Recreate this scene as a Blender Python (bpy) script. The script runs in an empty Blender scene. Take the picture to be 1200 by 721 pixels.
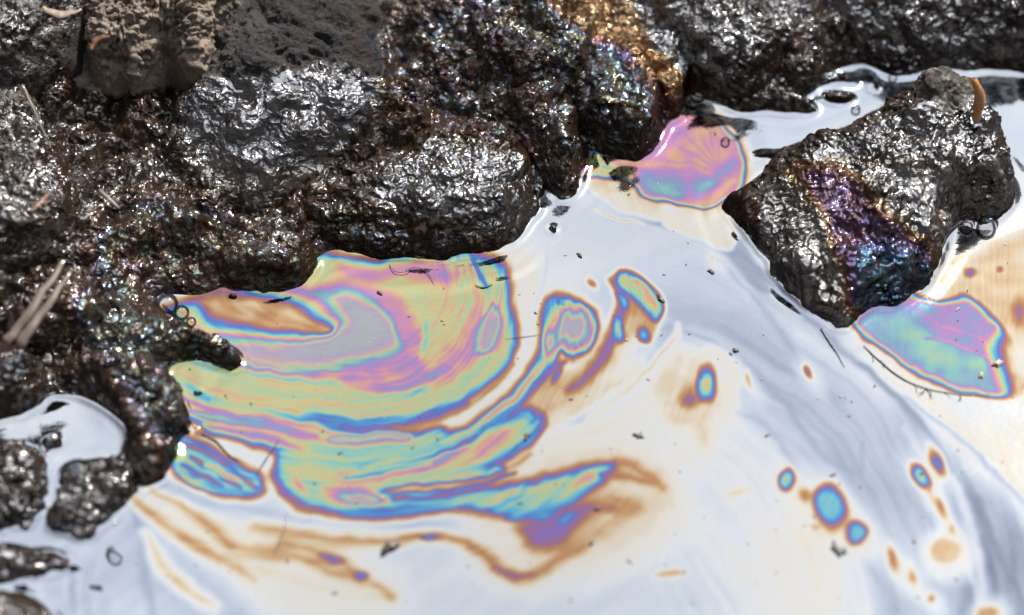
import bpy, math, random
import numpy as np
from mathutils import Vector

random.seed(7)
rng = np.random.RandomState(11)
SC = bpy.context.scene
COL = SC.collection
R = math.radians

# ------------------------------------------------------------------ camera
PITCH = R(52); DIST = 1.2; SW = 0.5            # SW = sensor / focal length
cam_d = bpy.data.cameras.new("camera"); cam = bpy.data.objects.new("camera", cam_d); COL.objects.link(cam)
CP = np.array([0.0, -DIST * math.cos(PITCH), DIST * math.sin(PITCH)])
cam.location = CP; cam.rotation_euler = (math.pi / 2 - PITCH, 0, 0)
cam_d.sensor_width = 36; cam_d.lens = 72; cam_d.clip_start = 0.01; cam_d.clip_end = 500
cam_d.dof.use_dof = True; cam_d.dof.focus_distance = 1.225; cam_d.dof.aperture_fstop = 2.5
SC.camera = cam

# ------------------------------------------------------------------ sky, sun, exposure
SUN_EL, SUN_AZ = 51, 34                         # azimuth clockwise from +y (away from the camera)
w = bpy.data.worlds.new("World"); SC.world = w; w.use_nodes = True
nt = w.node_tree; nt.nodes.clear()
def N(tree, typ, **kw):
    n = tree.nodes.new(typ)
    for k, v in kw.items(): setattr(n, k, v)
    return n
out = N(nt, 'ShaderNodeOutputWorld'); bg = N(nt, 'ShaderNodeBackground'); bg.inputs[1].default_value = 0.07
sky = N(nt, 'ShaderNodeTexSky', sky_type='NISHITA', sun_disc=False)
sky.sun_elevation = R(SUN_EL); sky.sun_rotation = R(SUN_AZ); sky.dust_density = 1.0
tc = N(nt, 'ShaderNodeTexCoord'); cn = N(nt, 'ShaderNodeTexNoise'); cn.inputs['Scale'].default_value = 2.1
cn.inputs['Detail'].default_value = 5; cn.inputs['Roughness'].default_value = 0.55
cr = N(nt, 'ShaderNodeValToRGB'); cr.color_ramp.elements[0].position = 0.36; cr.color_ramp.elements[1].position = 0.60
cr.color_ramp.elements[0].color = (0.62, 0.62, 0.62, 1)
mx = N(nt, 'ShaderNodeMix', data_type='RGBA'); mx.inputs['B'].default_value = (7.6, 8.0, 8.5, 1)
nt.links.new(tc.outputs['Generated'], cn.inputs['Vector']); nt.links.new(cn.outputs['Fac'], cr.inputs[0])
vd = N(nt, 'ShaderNodeVectorMath', operation='DOT_PRODUCT'); vd.inputs[1].default_value = (math.sin(R(SUN_AZ)) * math.cos(R(SUN_EL)), math.cos(R(SUN_AZ)) * math.cos(R(SUN_EL)), math.sin(R(SUN_EL)))
nt.links.new(tc.outputs['Generated'], vd.inputs[0])
mr = N(nt, 'ShaderNodeMapRange'); nt.links.new(vd.outputs['Value'], mr.inputs[0])      # clouds scatter light forward: brighter round the sun
for _i, _v in enumerate((0.42, 0.80, 0.02, 1.0)): mr.inputs[_i + 1].default_value = _v
cs = N(nt, 'ShaderNodeVectorMath', operation='SCALE'); cs.inputs[0].default_value = (14.6, 14.8, 15.2); nt.links.new(mr.outputs[0], cs.inputs['Scale']); nt.links.new(cs.outputs[0], mx.inputs['B'])
nt.links.new(cr.outputs[0], mx.inputs['Factor']); nt.links.new(sky.outputs[0], mx.inputs['A'])
nt.links.new(mx.outputs['Result'], bg.inputs[0]); nt.links.new(bg.outputs[0], out.inputs[0])
sl = bpy.data.lights.new("sun", 'SUN'); sun = bpy.data.objects.new("sun", sl); COL.objects.link(sun)
sl.energy = 4.0; sl.angle = R(0.6); sl.color = (1.0, 0.95, 0.88)
sdir = Vector((math.sin(R(SUN_AZ)) * math.cos(R(SUN_EL)), math.cos(R(SUN_AZ)) * math.cos(R(SUN_EL)), math.sin(R(SUN_EL))))
sun.rotation_euler = (-sdir).to_track_quat('-Z', 'Y').to_euler(); sun.location = sdir * 3
SC.view_settings.view_transform = 'Standard'; SC.view_settings.look = 'None'
SC.view_settings.exposure = 1.52; SC.view_settings.gamma = 1
SC.cycles.use_denoising = True
SC.cycles.sample_clamp_indirect = 6; SC.cycles.max_bounces = 6; SC.cycles.sample_clamp_direct = 30

# ------------------------------------------------------------------ picture <-> world
F = np.array([0, math.cos(PITCH), -math.sin(PITCH)]); U = np.array([0, math.sin(PITCH), math.cos(PITCH)])
def W(px, py, z=0.0):
    px, py, z = np.broadcast_arrays(np.asarray(px, float), np.asarray(py, float), np.asarray(z, float))
    sx = (px - 600) / 1200 * SW; sy = (360.5 - py) / 1200 * SW
    d = F[None] + sx.reshape(-1, 1) * np.array([[1, 0, 0]]) + sy.reshape(-1, 1) * U[None]
    t = (z.reshape(-1) - CP[2]) / d[:, 2]
    return CP[None] + t[:, None] * d
def P(x, y, z):
    vx, vy, vz = x - CP[0], y - CP[1], z - CP[2]
    dep = vy * F[1] + vz * F[2]; up = vy * U[1] + vz * U[2]
    return 600 + vx / dep * 1200 / SW, 360.5 - up / dep * 1200 / SW
PX = 0.0005                                      # one photo pixel at the centre, metres

# ------------------------------------------------------------------ noise
_perm = rng.permutation(256).astype(np.int32); _perm = np.concatenate([_perm, _perm, _perm])
_g = rng.normal(size=(256, 3)).astype(np.float32); _g /= np.linalg.norm(_g, axis=1)[:, None]
_o = rng.rand(256, 3).astype(np.float32)
def _hash(i, j, k): return _perm[_perm[_perm[i & 255] + (j & 255)] + (k & 255)]
def perlin(x, y, z=0.0):
    x = np.asarray(x, np.float32); y = np.asarray(y, np.float32); z = np.zeros_like(x) + np.float32(z) if np.isscalar(z) else np.asarray(z, np.float32)
    xi = np.floor(x).astype(np.int32); yi = np.floor(y).astype(np.int32); zi = np.floor(z).astype(np.int32)
    xf = x - xi; yf = y - yi; zf = z - zi
    u = xf**3 * (xf * (xf * 6 - 15) + 10); v = yf**3 * (yf * (yf * 6 - 15) + 10); q = zf**3 * (zf * (zf * 6 - 15) + 10)
    r = 0
    for a in (0, 1):
        for b in (0, 1):
            for c in (0, 1):
                g = _g[_hash(xi + a, yi + b, zi + c)]
                d = g[..., 0] * (xf - a) + g[..., 1] * (yf - b) + g[..., 2] * (zf - c)
                r = r + d * (u if a else 1 - u) * (v if b else 1 - v) * (q if c else 1 - q)
    return r * 1.6
def fbm(p, lam, octv=3, gain=0.5, off=0.0):
    s = 0; a = 1.0; f = 1.0 / lam; t = 0
    for i in range(octv):
        s = s + a * perlin(p[:, 0] * f + off + i * 7.3, p[:, 1] * f + off, p[:, 2] * f + i * 3.1); t += a
        a *= gain; f *= 2.03
    return s / t
def ridged(p, lam, octv=3, off=0.0, gain=0.5):
    s = 0; a = 1.0; f = 1.0 / lam; t = 0
    for i in range(octv):
        s = s + a * (1 - 2 * np.abs(perlin(p[:, 0] * f + off + i * 5.7, p[:, 1] * f + off, p[:, 2] * f + i * 2.3))); t += a
        a *= gain; f *= 2.1
    return s / t
def worley(p, lam, off=0.0):
    q = (p / lam + off).astype(np.float32); c = np.floor(q).astype(np.int32); f = q - c
    best = np.full(len(q), 9.0, np.float32)
    for a in (-1, 0, 1):
        for b in (-1, 0, 1):
            for d in (-1, 0, 1):
                o = _o[_hash(c[:, 0] + a, c[:, 1] + b, c[:, 2] + d)]
                e = (o[:, 0] + a - f[:, 0])**2 + (o[:, 1] + b - f[:, 1])**2 + (o[:, 2] + d - f[:, 2])**2
                best = np.minimum(best, e)
    return np.sqrt(best)
def sstep(a, b, x):
    t = np.clip((x - a) / (b - a), 0, 1); return t * t * (3 - 2 * t)

# ------------------------------------------------------------------ curves and distances
def catmull(pts, closed, n=6):
    pts = np.asarray(pts, float); m = len(pts); o = []
    for i in range(m if closed else m - 1):
        if closed: p0, p1, p2, p3 = pts[(i - 1) % m], pts[i], pts[(i + 1) % m], pts[(i + 2) % m]
        else: p0, p1, p2, p3 = pts[max(i - 1, 0)], pts[i], pts[i + 1], pts[min(i + 2, m - 1)]
        for k in range(n):
            t = k / n
            o.append(0.5 * (2 * p1 + (p2 - p0) * t + (2 * p0 - 5 * p1 + 4 * p2 - p3) * t * t + (3 * p1 - p0 - 3 * p2 + p3) * t**3))
    if not closed: o.append(pts[-1])
    return np.array(o)
def seg_dist(x, y, pts, closed):
    """unsigned distance, parameter along the curve, inside flag"""
    m = len(pts); d2 = np.full(x.shape, 1e12); tt = np.zeros(x.shape); ins = np.zeros(x.shape, bool)
    nseg = m if closed else m - 1
    for i in range(nseg):
        a = pts[i]; b = pts[(i + 1) % m]; ex, ey = b[0] - a[0], b[1] - a[1]
        l2 = ex * ex + ey * ey + 1e-18
        t = np.clip(((x - a[0]) * ex + (y - a[1]) * ey) / l2, 0, 1)
        e = (x - a[0] - t * ex)**2 + (y - a[1] - t * ey)**2
        k = e < d2; d2 = np.where(k, e, d2)
        if closed:
            c = ((a[1] > y) != (b[1] > y))
            if abs(ey) > 1e-15: ins ^= c & (x < ex * (y - a[1]) / ey + a[0])
        else: tt = np.where(k, (i + t) / nseg, tt)
    return np.sqrt(d2), tt, ins

class Raster:
    """a field over the picture, later read at world points"""
    k = 1.0; X0, Y0, NX, NY = -100, -100, 1400, 920
    yy, xx = np.mgrid[0:920, 0:1400].astype(np.float32); xx -= 100; yy -= 100
    def __init__(self, base, warp=(5, 55, 2.0, 17), seed=0):
        self.a = np.full(self.xx.shape, base, np.float32)
        A, l1, B, l2 = warp
        self.wx = self.xx + A * perlin(self.xx / l1 + seed, self.yy / l1) + B * perlin(self.xx / l2, self.yy / l2 + seed)
        self.wy = self.yy + A * perlin(self.xx / l1, self.yy / l1 + 31 + seed) + B * perlin(self.xx / l2 + 9, self.yy / l2 + 31)
    def _box(self, x0, y0, x1, y1, m):
        return slice(max(0, int(y0 - self.Y0 - m)), min(self.NY, int(y1 - self.Y0 + m))), slice(max(0, int(x0 - self.X0 - m)), min(self.NX, int(x1 - self.X0 + m)))
    def lay(self, s, mask, val): self.a[s] += (val - self.a[s]) * mask
    def poly(self, pts, val, soft, op=1.0):
        soft = soft * self.k; p = catmull(pts, True, 5); s = self._box(*p.min(0), *p.max(0), soft + 10)
        d, _, i = seg_dist(self.wx[s], self.wy[s], p, True); d = np.where(i, d, -d)
        self.lay(s, op * sstep(-soft, soft, d), val)
    def line(self, pts, wid, val, soft, op=1.0):
        soft = soft * self.k; p = catmull(pts, False, 6); wmax = wid if np.isscalar(wid) else max(wid)
        s = self._box(*p.min(0), *p.max(0), wmax + soft + 10)
        d, t, _ = seg_dist(self.wx[s], self.wy[s], p, False)
        wv = wid * np.sin(np.pi * np.clip(t * 0.9 + 0.05, 0, 1))**0.6 if np.isscalar(wid) else np.interp(t, np.linspace(0, 1, len(wid)), wid)
        self.lay(s, op * (1 - sstep(-soft, soft, d - wv)), val)
    def ell(self, x, y, rx, ry, val, soft=3, rot=0, op=1.0):
        soft = soft * self.k; m = max(rx, ry); s = self._box(x - m, y - m, x + m, y + m, soft + 10)
        c, n = math.cos(R(rot)), math.sin(R(rot)); dx = self.wx[s] - x; dy = self.wy[s] - y
        u = (dx * c + dy * n) / rx; v = (-dx * n + dy * c) / ry; d = (1 - np.sqrt(u * u + v * v)) * min(rx, ry)
        self.lay(s, op * sstep(-soft, soft, d), val)
    def read(self, px, py):
        fx = np.clip(px - self.X0, 0, self.NX - 1.001); fy = np.clip(py - self.Y0, 0, self.NY - 1.001)
        i = fx.astype(int); j = fy.astype(int); u = fx - i; v = fy - j; a = self.a
        return a[j, i] * (1 - u) * (1 - v) + a[j, i + 1] * u * (1 - v) + a[j + 1, i] * (1 - u) * v + a[j + 1, i + 1] * u * v

# ------------------------------------------------------------------ objects
def tag(o, label=None, cat=None, group=None, kind=None):
    if label: o['label'] = label
    if cat: o['category'] = cat
    if group: o['group'] = group
    if kind: o['kind'] = kind
    return o
def mesh_obj(name, verts, faces, mat, parent=None, attrs=None, smooth=True):
    me = bpy.data.meshes.new(name)
    verts = np.asarray(verts, np.float32); faces = np.asarray(faces, np.int32)
    n, k = faces.shape
    me.vertices.add(len(verts)); me.vertices.foreach_set('co', verts.ravel())
    me.loops.add(n * k); me.loops.foreach_set('vertex_index', faces.ravel())
    me.polygons.add(n); me.polygons.foreach_set('loop_start', np.arange(0, n * k, k, dtype=np.int32))
    if smooth: me.polygons.foreach_set('use_smooth', np.ones(n, bool))
    me.update(calc_edges=True); me.materials.append(mat)
    for key, v in (attrs or {}).items():
        me.attributes.new(key, 'FLOAT', 'POINT').data.foreach_set('value', np.asarray(v, np.float32))
    o = bpy.data.objects.new(name, me); COL.objects.link(o)
    if parent: o.parent = parent
    return o
def tube(pts, rad, n=7, flat=1.0):
    """closed tapered tube along 3-D points"""
    pts = np.asarray(pts, float); m = len(pts)
    rad = np.interp(np.linspace(0, 1, m), np.linspace(0, 1, len(rad)), rad)
    v = []; f = []
    for i in range(m):
        t = pts[min(i + 1, m - 1)] - pts[max(i - 1, 0)]; t /= np.linalg.norm(t) + 1e-12
        a = np.cross(t, (0, 0, 1.0)); a /= np.linalg.norm(a) + 1e-12; b = np.cross(a, t)
        for k in range(n):
            an = 2 * math.pi * k / n
            v.append(pts[i] + rad[i] * (math.cos(an) * a + math.sin(an) * b * flat))
    for i in range(m - 1):
        for k in range(n):
            f.append((i * n + k, i * n + (k + 1) % n, (i + 1) * n + (k + 1) % n, (i + 1) * n + k))
    c0 = len(v); v += [pts[0], pts[-1]]
    for k in range(n):
        f.append((c0, (k + 1) % n, k, k)); f.append((c0 + 1, (m - 1) * n + k, (m - 1) * n + (k + 1) % n, (m - 1) * n + (k + 1) % n))
    f2 = [q for q in f if len(set(q)) == 4]; f3 = [tuple(dict.fromkeys(q)) for q in f if len(set(q)) == 3]
    return v, f2 + f3
def py_obj(name, v, f, mat, parent=None, smooth=True):
    me = bpy.data.meshes.new(name); me.from_pydata([tuple(map(float, q)) for q in v], [], [tuple(map(int, q)) for q in f]); me.materials.append(mat)
    if smooth: me.polygons.foreach_set('use_smooth', np.ones(len(me.polygons), bool))
    me.update(); o = bpy.data.objects.new(name, me); COL.objects.link(o)
    if parent: o.parent = parent
    return o

# ------------------------------------------------------------------ interference colours of the film, thin to thick
STOPS = [(0.00, 120, 130, 150), (0.04, 176, 186, 205), (0.08, 214, 222, 234), (0.11, 236, 238, 240), (0.15, 243, 236, 222),
         (0.19, 232, 207, 170), (0.235, 205, 148, 92), (0.27, 186, 124, 92), (0.305, 162, 104, 128), (0.34, 140, 108, 190), (0.375, 86, 114, 200),
         (0.41, 76, 146, 216), (0.45, 96, 190, 222), (0.49, 148, 212, 196), (0.53, 190, 214, 158), (0.57, 222, 206, 142),
         (0.61, 232, 176, 142), (0.65, 222, 146, 178), (0.69, 184, 138, 206), (0.73, 132, 160, 204), (0.77, 136, 198, 192),
         (0.81, 176, 208, 170), (0.85, 212, 196, 166), (0.89, 212, 168, 182), (0.93, 182, 172, 196), (1.00, 180, 184, 188)]
def lin(c): c /= 255.0; return c / 12.92 if c <= 0.04045 else ((c + 0.055) / 1.055)**2.4
def film_ramp(t):
    r = N(t, 'ShaderNodeValToRGB'); e = r.color_ramp.elements
    while len(e) < len(STOPS): e.new(0.5)
    for i, (p, a, b, c) in enumerate(STOPS):
        k = 0.15 if p > 0.2 else 0.0; a, b, c = (q + (w_ - q) * k for q, w_ in ((a, 218), (b, 213), (c, 210)))
        e[i].position = p; e[i].color = (lin(a), lin(b), lin(c), 1)
    return r
def new_mat(name):
    m = bpy.data.materials.new(name); m.use_nodes = True; m.node_tree.nodes.clear(); t = m.node_tree
    o = N(t, 'ShaderNodeOutputMaterial'); b = N(t, 'ShaderNodeBsdfPrincipled'); t.links.new(b.outputs[0], o.inputs[0])
    return m, t, b
def attr(t, n): a = N(t, 'ShaderNodeAttribute'); a.attribute_name = n; return a.outputs['Fac']
def math_(t, op, a, b=None, c=None):
    m = N(t, 'ShaderNodeMath', operation=op)
    for i, v in enumerate((a, b, c)):
        if v is None: continue
        if isinstance(v, (int, float)): m.inputs[i].default_value = v
        else: t.links.new(v, m.inputs[i])
    return m.outputs[0]
def noise_(t, scale, detail=3, rough=0.55, vec=None, dist=0.0):
    n = N(t, 'ShaderNodeTexNoise'); n.inputs['Scale'].default_value = scale; n.inputs['Detail'].default_value = detail
    n.inputs['Roughness'].default_value = rough; n.inputs['Distortion'].default_value = dist
    if vec is None: vec = N(t, 'ShaderNodeTexCoord').outputs['Object']
    t.links.new(vec, n.inputs['Vector']); return n.outputs['Fac']
def mixc(t, f, a, b):
    m = N(t, 'ShaderNodeMix', data_type='RGBA')
    for s, v in (('Factor', f), ('A', a), ('B', b)):
        if isinstance(v, (int, float)): m.inputs[s].default_value = v
        elif isinstance(v, tuple): m.inputs[s].default_value = (*v, 1)
        else: t.links.new(v, m.inputs[s])
    return m.outputs['Result']
def mapr(t, v, a, b, c, d):
    m = N(t, 'ShaderNodeMapRange'); t.links.new(v, m.inputs[0])
    for i, x in enumerate((a, b, c, d)): m.inputs[i + 1].default_value = x
    return m.outputs[0]

# oil film on the water: reflectance tinted by film thickness
FILM_K = 0.34
m_film, t, b = new_mat("oil_film")
th = attr(t, 'thickness'); n1 = noise_(t, 90, 3); n2 = noise_(t, 700, 2)
v = math_(t, 'ADD', th, math_(t, 'MULTIPLY', math_(t, 'SUBTRACT', n1, 0.5), 0.012))
v = math_(t, 'ADD', v, math_(t, 'MULTIPLY', math_(t, 'SUBTRACT', n2, 0.5), 0.010))
rp = film_ramp(t); t.links.new(v, rp.inputs[0])
col = mixc(t, 1.0, rp.outputs[0], (FILM_K,) * 3); col.node.blend_type = 'MULTIPLY'
t.links.new(col, b.inputs['Base Color']); b.inputs['Metallic'].default_value = 1.0
ro = mapr(t, noise_(t, 25, 3), 0.3, 0.7, 0.04, 0.07); t.links.new(ro, b.inputs['Roughness'])
bp = N(t, 'ShaderNodeBump'); bp.inputs['Strength'].default_value = 0.10; bp.inputs['Distance'].default_value = 0.0006
t.links.new(noise_(t, 260, 3), bp.inputs['Height']); t.links.new(bp.outputs[0], b.inputs['Normal'])

# tar coated rock
def rock_mat(name, wet=(0.0120, 0.0066, 0.0036), dryc=(0.075, 0.060, 0.048), bump=1.0, wsc=205, pimple=1.0, wrinkle=2.4):
    m, t, b = new_mat(name)
    dry = attr(t, 'dry'); th = attr(t, 'thickness'); tone = attr(t, 'tone')
    g1 = noise_(t, 160, 4, 0.6); g2 = noise_(t, 900, 3, 0.65); g3 = noise_(t, 2300, 2, 0.6)
    fac = math_(t, 'ADD', dry, math_(t, 'MULTIPLY', math_(t, 'SUBTRACT', g1, 0.5), 0.9)); fac = mapr(t, fac, 0.3, 0.7, 0, 1)
    grain = mapr(t, g3, 0.3, 0.7, 0.45, 1.7)
    dc = mixc(t, g2, tuple(c * 0.45 for c in dryc), tuple(c * 1.5 for c in dryc))
    d2 = N(t, 'ShaderNodeVectorMath', operation='SCALE'); t.links.new(dc, d2.inputs[0]); t.links.new(math_(t, 'MULTIPLY', grain, tone), d2.inputs['Scale'])
    wc = mixc(t, g1, tuple(c * 0.5 for c in wet), tuple(c * 1.6 for c in wet))
    t.links.new(mixc(t, fac, wc, d2.outputs[0]), b.inputs['Base Color'])
    rw = mapr(t, noise_(t, 70, 3), 0.3, 0.7, 0.04, 0.14); rr = N(t, 'ShaderNodeMix'); t.links.new(fac, rr.inputs[0]); t.links.new(rw, rr.inputs[2]); rr.inputs[3].default_value = 0.82
    t.links.new(rr.outputs[0], b.inputs['Roughness'])
    ir = N(t, 'ShaderNodeMix'); t.links.new(fac, ir.inputs[0]); 
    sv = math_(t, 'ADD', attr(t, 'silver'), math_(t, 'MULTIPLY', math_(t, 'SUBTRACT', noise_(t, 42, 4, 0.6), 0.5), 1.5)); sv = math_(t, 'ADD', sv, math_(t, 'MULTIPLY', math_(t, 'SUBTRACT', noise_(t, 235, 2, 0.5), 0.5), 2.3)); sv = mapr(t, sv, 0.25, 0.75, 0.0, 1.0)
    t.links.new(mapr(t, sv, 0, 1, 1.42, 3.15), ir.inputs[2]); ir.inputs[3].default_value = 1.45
    t.links.new(ir.outputs[0], b.inputs['IOR'])
    rp = film_ramp(t); t.links.new(math_(t, 'ADD', th, math_(t, 'MULTIPLY', math_(t, 'SUBTRACT', g1, 0.5), 0.10)), rp.inputs[0])
    t.links.new(mixc(t, attr(t, 'sheen'), (0.84, 0.83, 0.83), rp.outputs[0]), b.inputs['Specular Tint'])
    bp = N(t, 'ShaderNodeBump'); bp.inputs['Strength'].default_value = 0.9 * bump; bp.inputs['Distance'].default_value = 0.0024
    g0 = noise_(t, wsc, 1.5, 0.45, dist=0.8)        # rounded wet wrinkles a few millimetres wide
    vo = N(t, 'ShaderNodeTexVoronoi'); vo.feature = 'SMOOTH_F1'; vo.inputs['Scale'].default_value = 215; vo.inputs['Smoothness'].default_value = 0.25; t.links.new(N(t, 'ShaderNodeTexCoord').outputs['Object'], vo.inputs['Vector'])
    pim = math_(t, 'MULTIPLY', mapr(t, vo.outputs['Distance'], 0.0, 0.55, 1.0, 0.0), mapr(t, noise_(t, 55, 3), 0.42, 0.6, 0.0, 1.1 * pimple))      # pimples of tar
    hh = math_(t, 'ADD', math_(t, 'ADD', math_(t, 'MULTIPLY', g0, wrinkle), pim), math_(t, 'MULTIPLY', g2, math_(t, 'ADD', math_(t, 'MULTIPLY', fac, 0.8), 0.10)))
    bp.inputs['Strength'].default_value = 0.9 * bump; t.links.new(mapr(t, noise_(t, 38, 2), 0.38, 0.62, 0.25, 0.85), bp.inputs['Strength']); t.links.new(math_(t, 'ADD', hh, math_(t, 'MULTIPLY', g3, math_(t, 'MULTIPLY', fac, 0.7))), bp.inputs['Height']); t.links.new(bp.outputs[0], b.inputs['Normal'])
    return m
m_rock = rock_mat("tarry_rock")
m_knob = rock_mat("pimpled_tar", wsc=170, pimple=2.4, wrinkle=1.5)
m_fine = rock_mat("fine_wrinkled_tar", wsc=290, pimple=0.5, wrinkle=1.7)
m_clod = rock_mat("dry_clod", dryc=(0.085, 0.067, 0.052))
m_char = rock_mat("dull_boulder", wsc=300, wrinkle=1.7, pimple=0.4, dryc=(0.0135, 0.0112, 0.0104))
def plain(name, c, rough=0.5, ior=1.5, c2=None, scale=300):
    m, t, b = new_mat(name); c2 = c2 or tuple(x * 0.45 for x in c)
    t.links.new(mixc(t, noise_(t, scale, 4), c2, c), b.inputs['Base Color']); b.inputs['Roughness'].default_value = rough; b.inputs['IOR'].default_value = ior
    return m
m_husk = plain("husk", (0.42, 0.19, 0.06), 0.5, 1.5, (0.12, 0.045, 0.015), 420)
m_straw = plain("straw", (0.17, 0.13, 0.10), 0.25, 2.0, (0.03, 0.022, 0.016), 160)
m_leaf = plain("orange_leaf", (0.10, 0.036, 0.014), 0.5)
m_thread = plain("dark_fibre", (0.05, 0.045, 0.04), 0.35)
m_speck = plain("speck", (0.07, 0.06, 0.05), 0.5)
m_palespeck = plain("pale_speck", (0.34, 0.27, 0.2), 0.5)

# ------------------------------------------------------------------ film thickness over the open water
T = Raster(0.105, (5, 55, 2.2, 18)); T.k = 1.3
def streaks(x, y, lam, stretch, ang, seed, bend=0.0):
    c, s = math.cos(R(ang)), math.sin(R(ang)); u = x * c + y * s; v = -x * s + y * c + bend * u * u
    return perlin(u / stretch + seed, v / lam, seed * 1.7)
# broad, almost colourless swathes
T.poly([(800, 300), (880, 350), (1000, 430), (1080, 520), (1130, 600), (1215, 760), (1000, 760), (965, 640), (930, 550), (880, 480), (800, 420), (740, 400), (700, 330)], 0.057, 34)
T.poly([(1060, 470), (1130, 520), (1215, 600), (1215, 760), (1120, 760), (1110, 640), (1060, 540)], 0.034, 20)
T.poly([(640, 230), (780, 260), (850, 310), (840, 350), (740, 320), (640, 300)], 0.085, 30)
T.poly([(1000, 400), (1080, 450), (1215, 480), (1215, 600), (1130, 540), (1040, 450)], 0.15, 20)
T.poly([(1120, 460), (1230, 455), (1230, 500), (1150, 495)], 0.115, 20)
T.poly([(560, 300), (620, 300), (640, 360), (600, 470), (560, 500), (620, 380)], 0.145, 14)
T.poly([(700, 440), (800, 400), (850, 430), (840, 520), (760, 560), (690, 540), (640, 560), (620, 520)], 0.128, 24)
T.poly([(150, 580), (260, 590), (420, 640), (480, 700), (420, 730), (300, 720), (200, 690)], 0.145, 20)
T.poly([(160, 590), (200, 620), (290, 710), (300, 770), (150, 770), (120, 680)], 0.050, 18, 0.8)
T.poly([(190, 555), (300, 590), (420, 608), (560, 612), (600, 640), (560, 640), (440, 620), (300, 610), (200, 590)], 0.066, 10)
T.poly([(600, 650), (760, 640), (900, 700), (760, 760), (560, 760), (500, 700)], 0.095, 40)
T.poly([(860, 640), (960, 600), (1000, 660), (1010, 730), (900, 730)], 0.135, 30)
T.poly([(560, 560), (740, 530), (800, 590), (760, 650), (640, 690), (560, 660)], 0.150, 26)
T.poly([(920, 80), (1080, 70), (1060, 110), (960, 160), (880, 190), (860, 150)], 0.075, 12)
T.poly([(1140, 80), (1300, 80), (1300, 200), (1180, 190)], 0.085, 12)
T.poly([(-60, 460), (70, 455), (170, 500), (150, 560), (-60, 580)], 0.088, 12)
T.poly([(-100, 620), (130, 610), (190, 720), (100, 800), (-100, 800)], 0.068, 16)
# flow lines
msk = sstep(690, 860, T.xx) * sstep(260, 340, T.yy)
cu = np.hypot(T.wx - 560, T.wy - 830); ca = np.arctan2(T.wy - 830, T.wx - 560); cu = cu + 22 * perlin(T.wx / 170, T.wy / 170, 2.7)
T.a += msk * 0.023 * (perlin(cu / 19, ca * 2.0, 3.0) - 0.1 + 0.6 * perlin(cu / 7, ca * 3.0, 8.0))
T.a += 0.012 * perlin(T.wx / 120, T.wy / 60, 4.4)
m2 = (1 - msk); T.a += m2 * 0.008 * streaks(T.wx, T.wy, 12, 160, -35, 5)
for pts, wd, val in [
    ([(865, 290), (920, 350), (980, 400), (1060, 480), (1120, 560), (1170, 650), (1200, 730)], 4, 0.025),
    ([(1010, 425), (1075, 490), (1110, 540), (1160, 620), (1195, 700), (1215, 740)], 3, 0.01),
    ([(1060, 465), (1130, 520), (1200, 590), (1240, 640)], 3, 0.03),
    ([(745, 395), (790, 385), (850, 410), (910, 460), (960, 530), (1005, 555), (1008, 520)], 3, 0.035),
    ([(840, 300), (900, 370), (950, 440), (990, 470)], 3, 0.04),
    ([(640, 500), (700, 480), (770, 420), (800, 375), (840, 368), (900, 400)], 8, 0.055),
    ([(850, 480), (900, 500), (930, 545), (960, 580), (1040, 690), (1050, 740)], 4, 0.05),
    ([(1120, 560), (1145, 640), (1150, 740)], 5, 0.10), ([(1060, 500), (1100, 570), (1130, 660), (1160, 740)], 3, 0.10),
    ([(690, 222), (740, 245), (770, 257), (820, 276), (862, 296)], 6, 0.005), ([(762, 256), (778, 244), (792, 238)], 3, 0.03),
    ([(700, 208), (745, 222), (765, 240)], 2, 0.03), ([(855, 262), (868, 300), (900, 345)], 12, 0.03),
    ([(640, 290), (632, 350), (600, 430)], 3, 0.08), ([(150, 560), (165, 640), (180, 740)], 6, 0.04)]:
    T.line(pts, wd, val, 4, 0.85)
T.poly([(700, 213), (760, 232), (790, 250), (860, 262), (858, 285), (790, 262), (740, 250), (690, 222)], 0.155, 4, 1.0); T.poly([(775, 262), (800, 243), (858, 250), (862, 290), (830, 285)], 0.150, 3)
T.line([(700, 245), (730, 256), (755, 262)], 1.2, 0.22, 1.5)
# tan veils
T.poly([(560, 515), (600, 470), (640, 440), (690, 420), (730, 350), (765, 352), (770, 380), (745, 400), (710, 440), (670, 480), (620, 500)], 0.205, 11)
T.line([(590, 520), (640, 500), (690, 470), (750, 430)], 6, 0.175, 8); T.line([(690, 490), (740, 450), (790, 400), (795, 380)], 3, 0.20, 5)
T.poly([(700, 540), (760, 550), (775, 575), (740, 615), (690, 630), (650, 640), (650, 590)], 0.205, 16)
T.poly([(640, 540), (720, 530), (775, 555), (780, 590), (755, 625), (700, 650), (640, 660), (600, 640), (640, 600)], 0.165, 20)
T.line([(700, 546), (738, 546), (774, 574)], 5, 0.262, 7); T.line([(690, 590), (720, 585), (748, 596)], 7, 0.235, 8); T.line([(660, 640), (700, 625), (730, 600)], 7, 0.225, 9)
T.line([(640, 520), (700, 505), (745, 480)], 4, 0.165, 8); T.ell(816, 462, 26, 30, 0.20, 16, 20); T.line([(700, 580), (730, 600), (745, 590)], 6, 0.22, 7)
T.line([(795, 420), (782, 450), (790, 480), (815, 490), (830, 520)], 13, 0.185, 13); T.line([(850, 585), (880, 575)], 5, 0.17, 6)
T.line([(770, 675), (800, 670)], 4, 0.22, 4); T.line([(810, 425), (840, 415), (860, 440), (850, 480)], 5, 0.165, 9)
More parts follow.
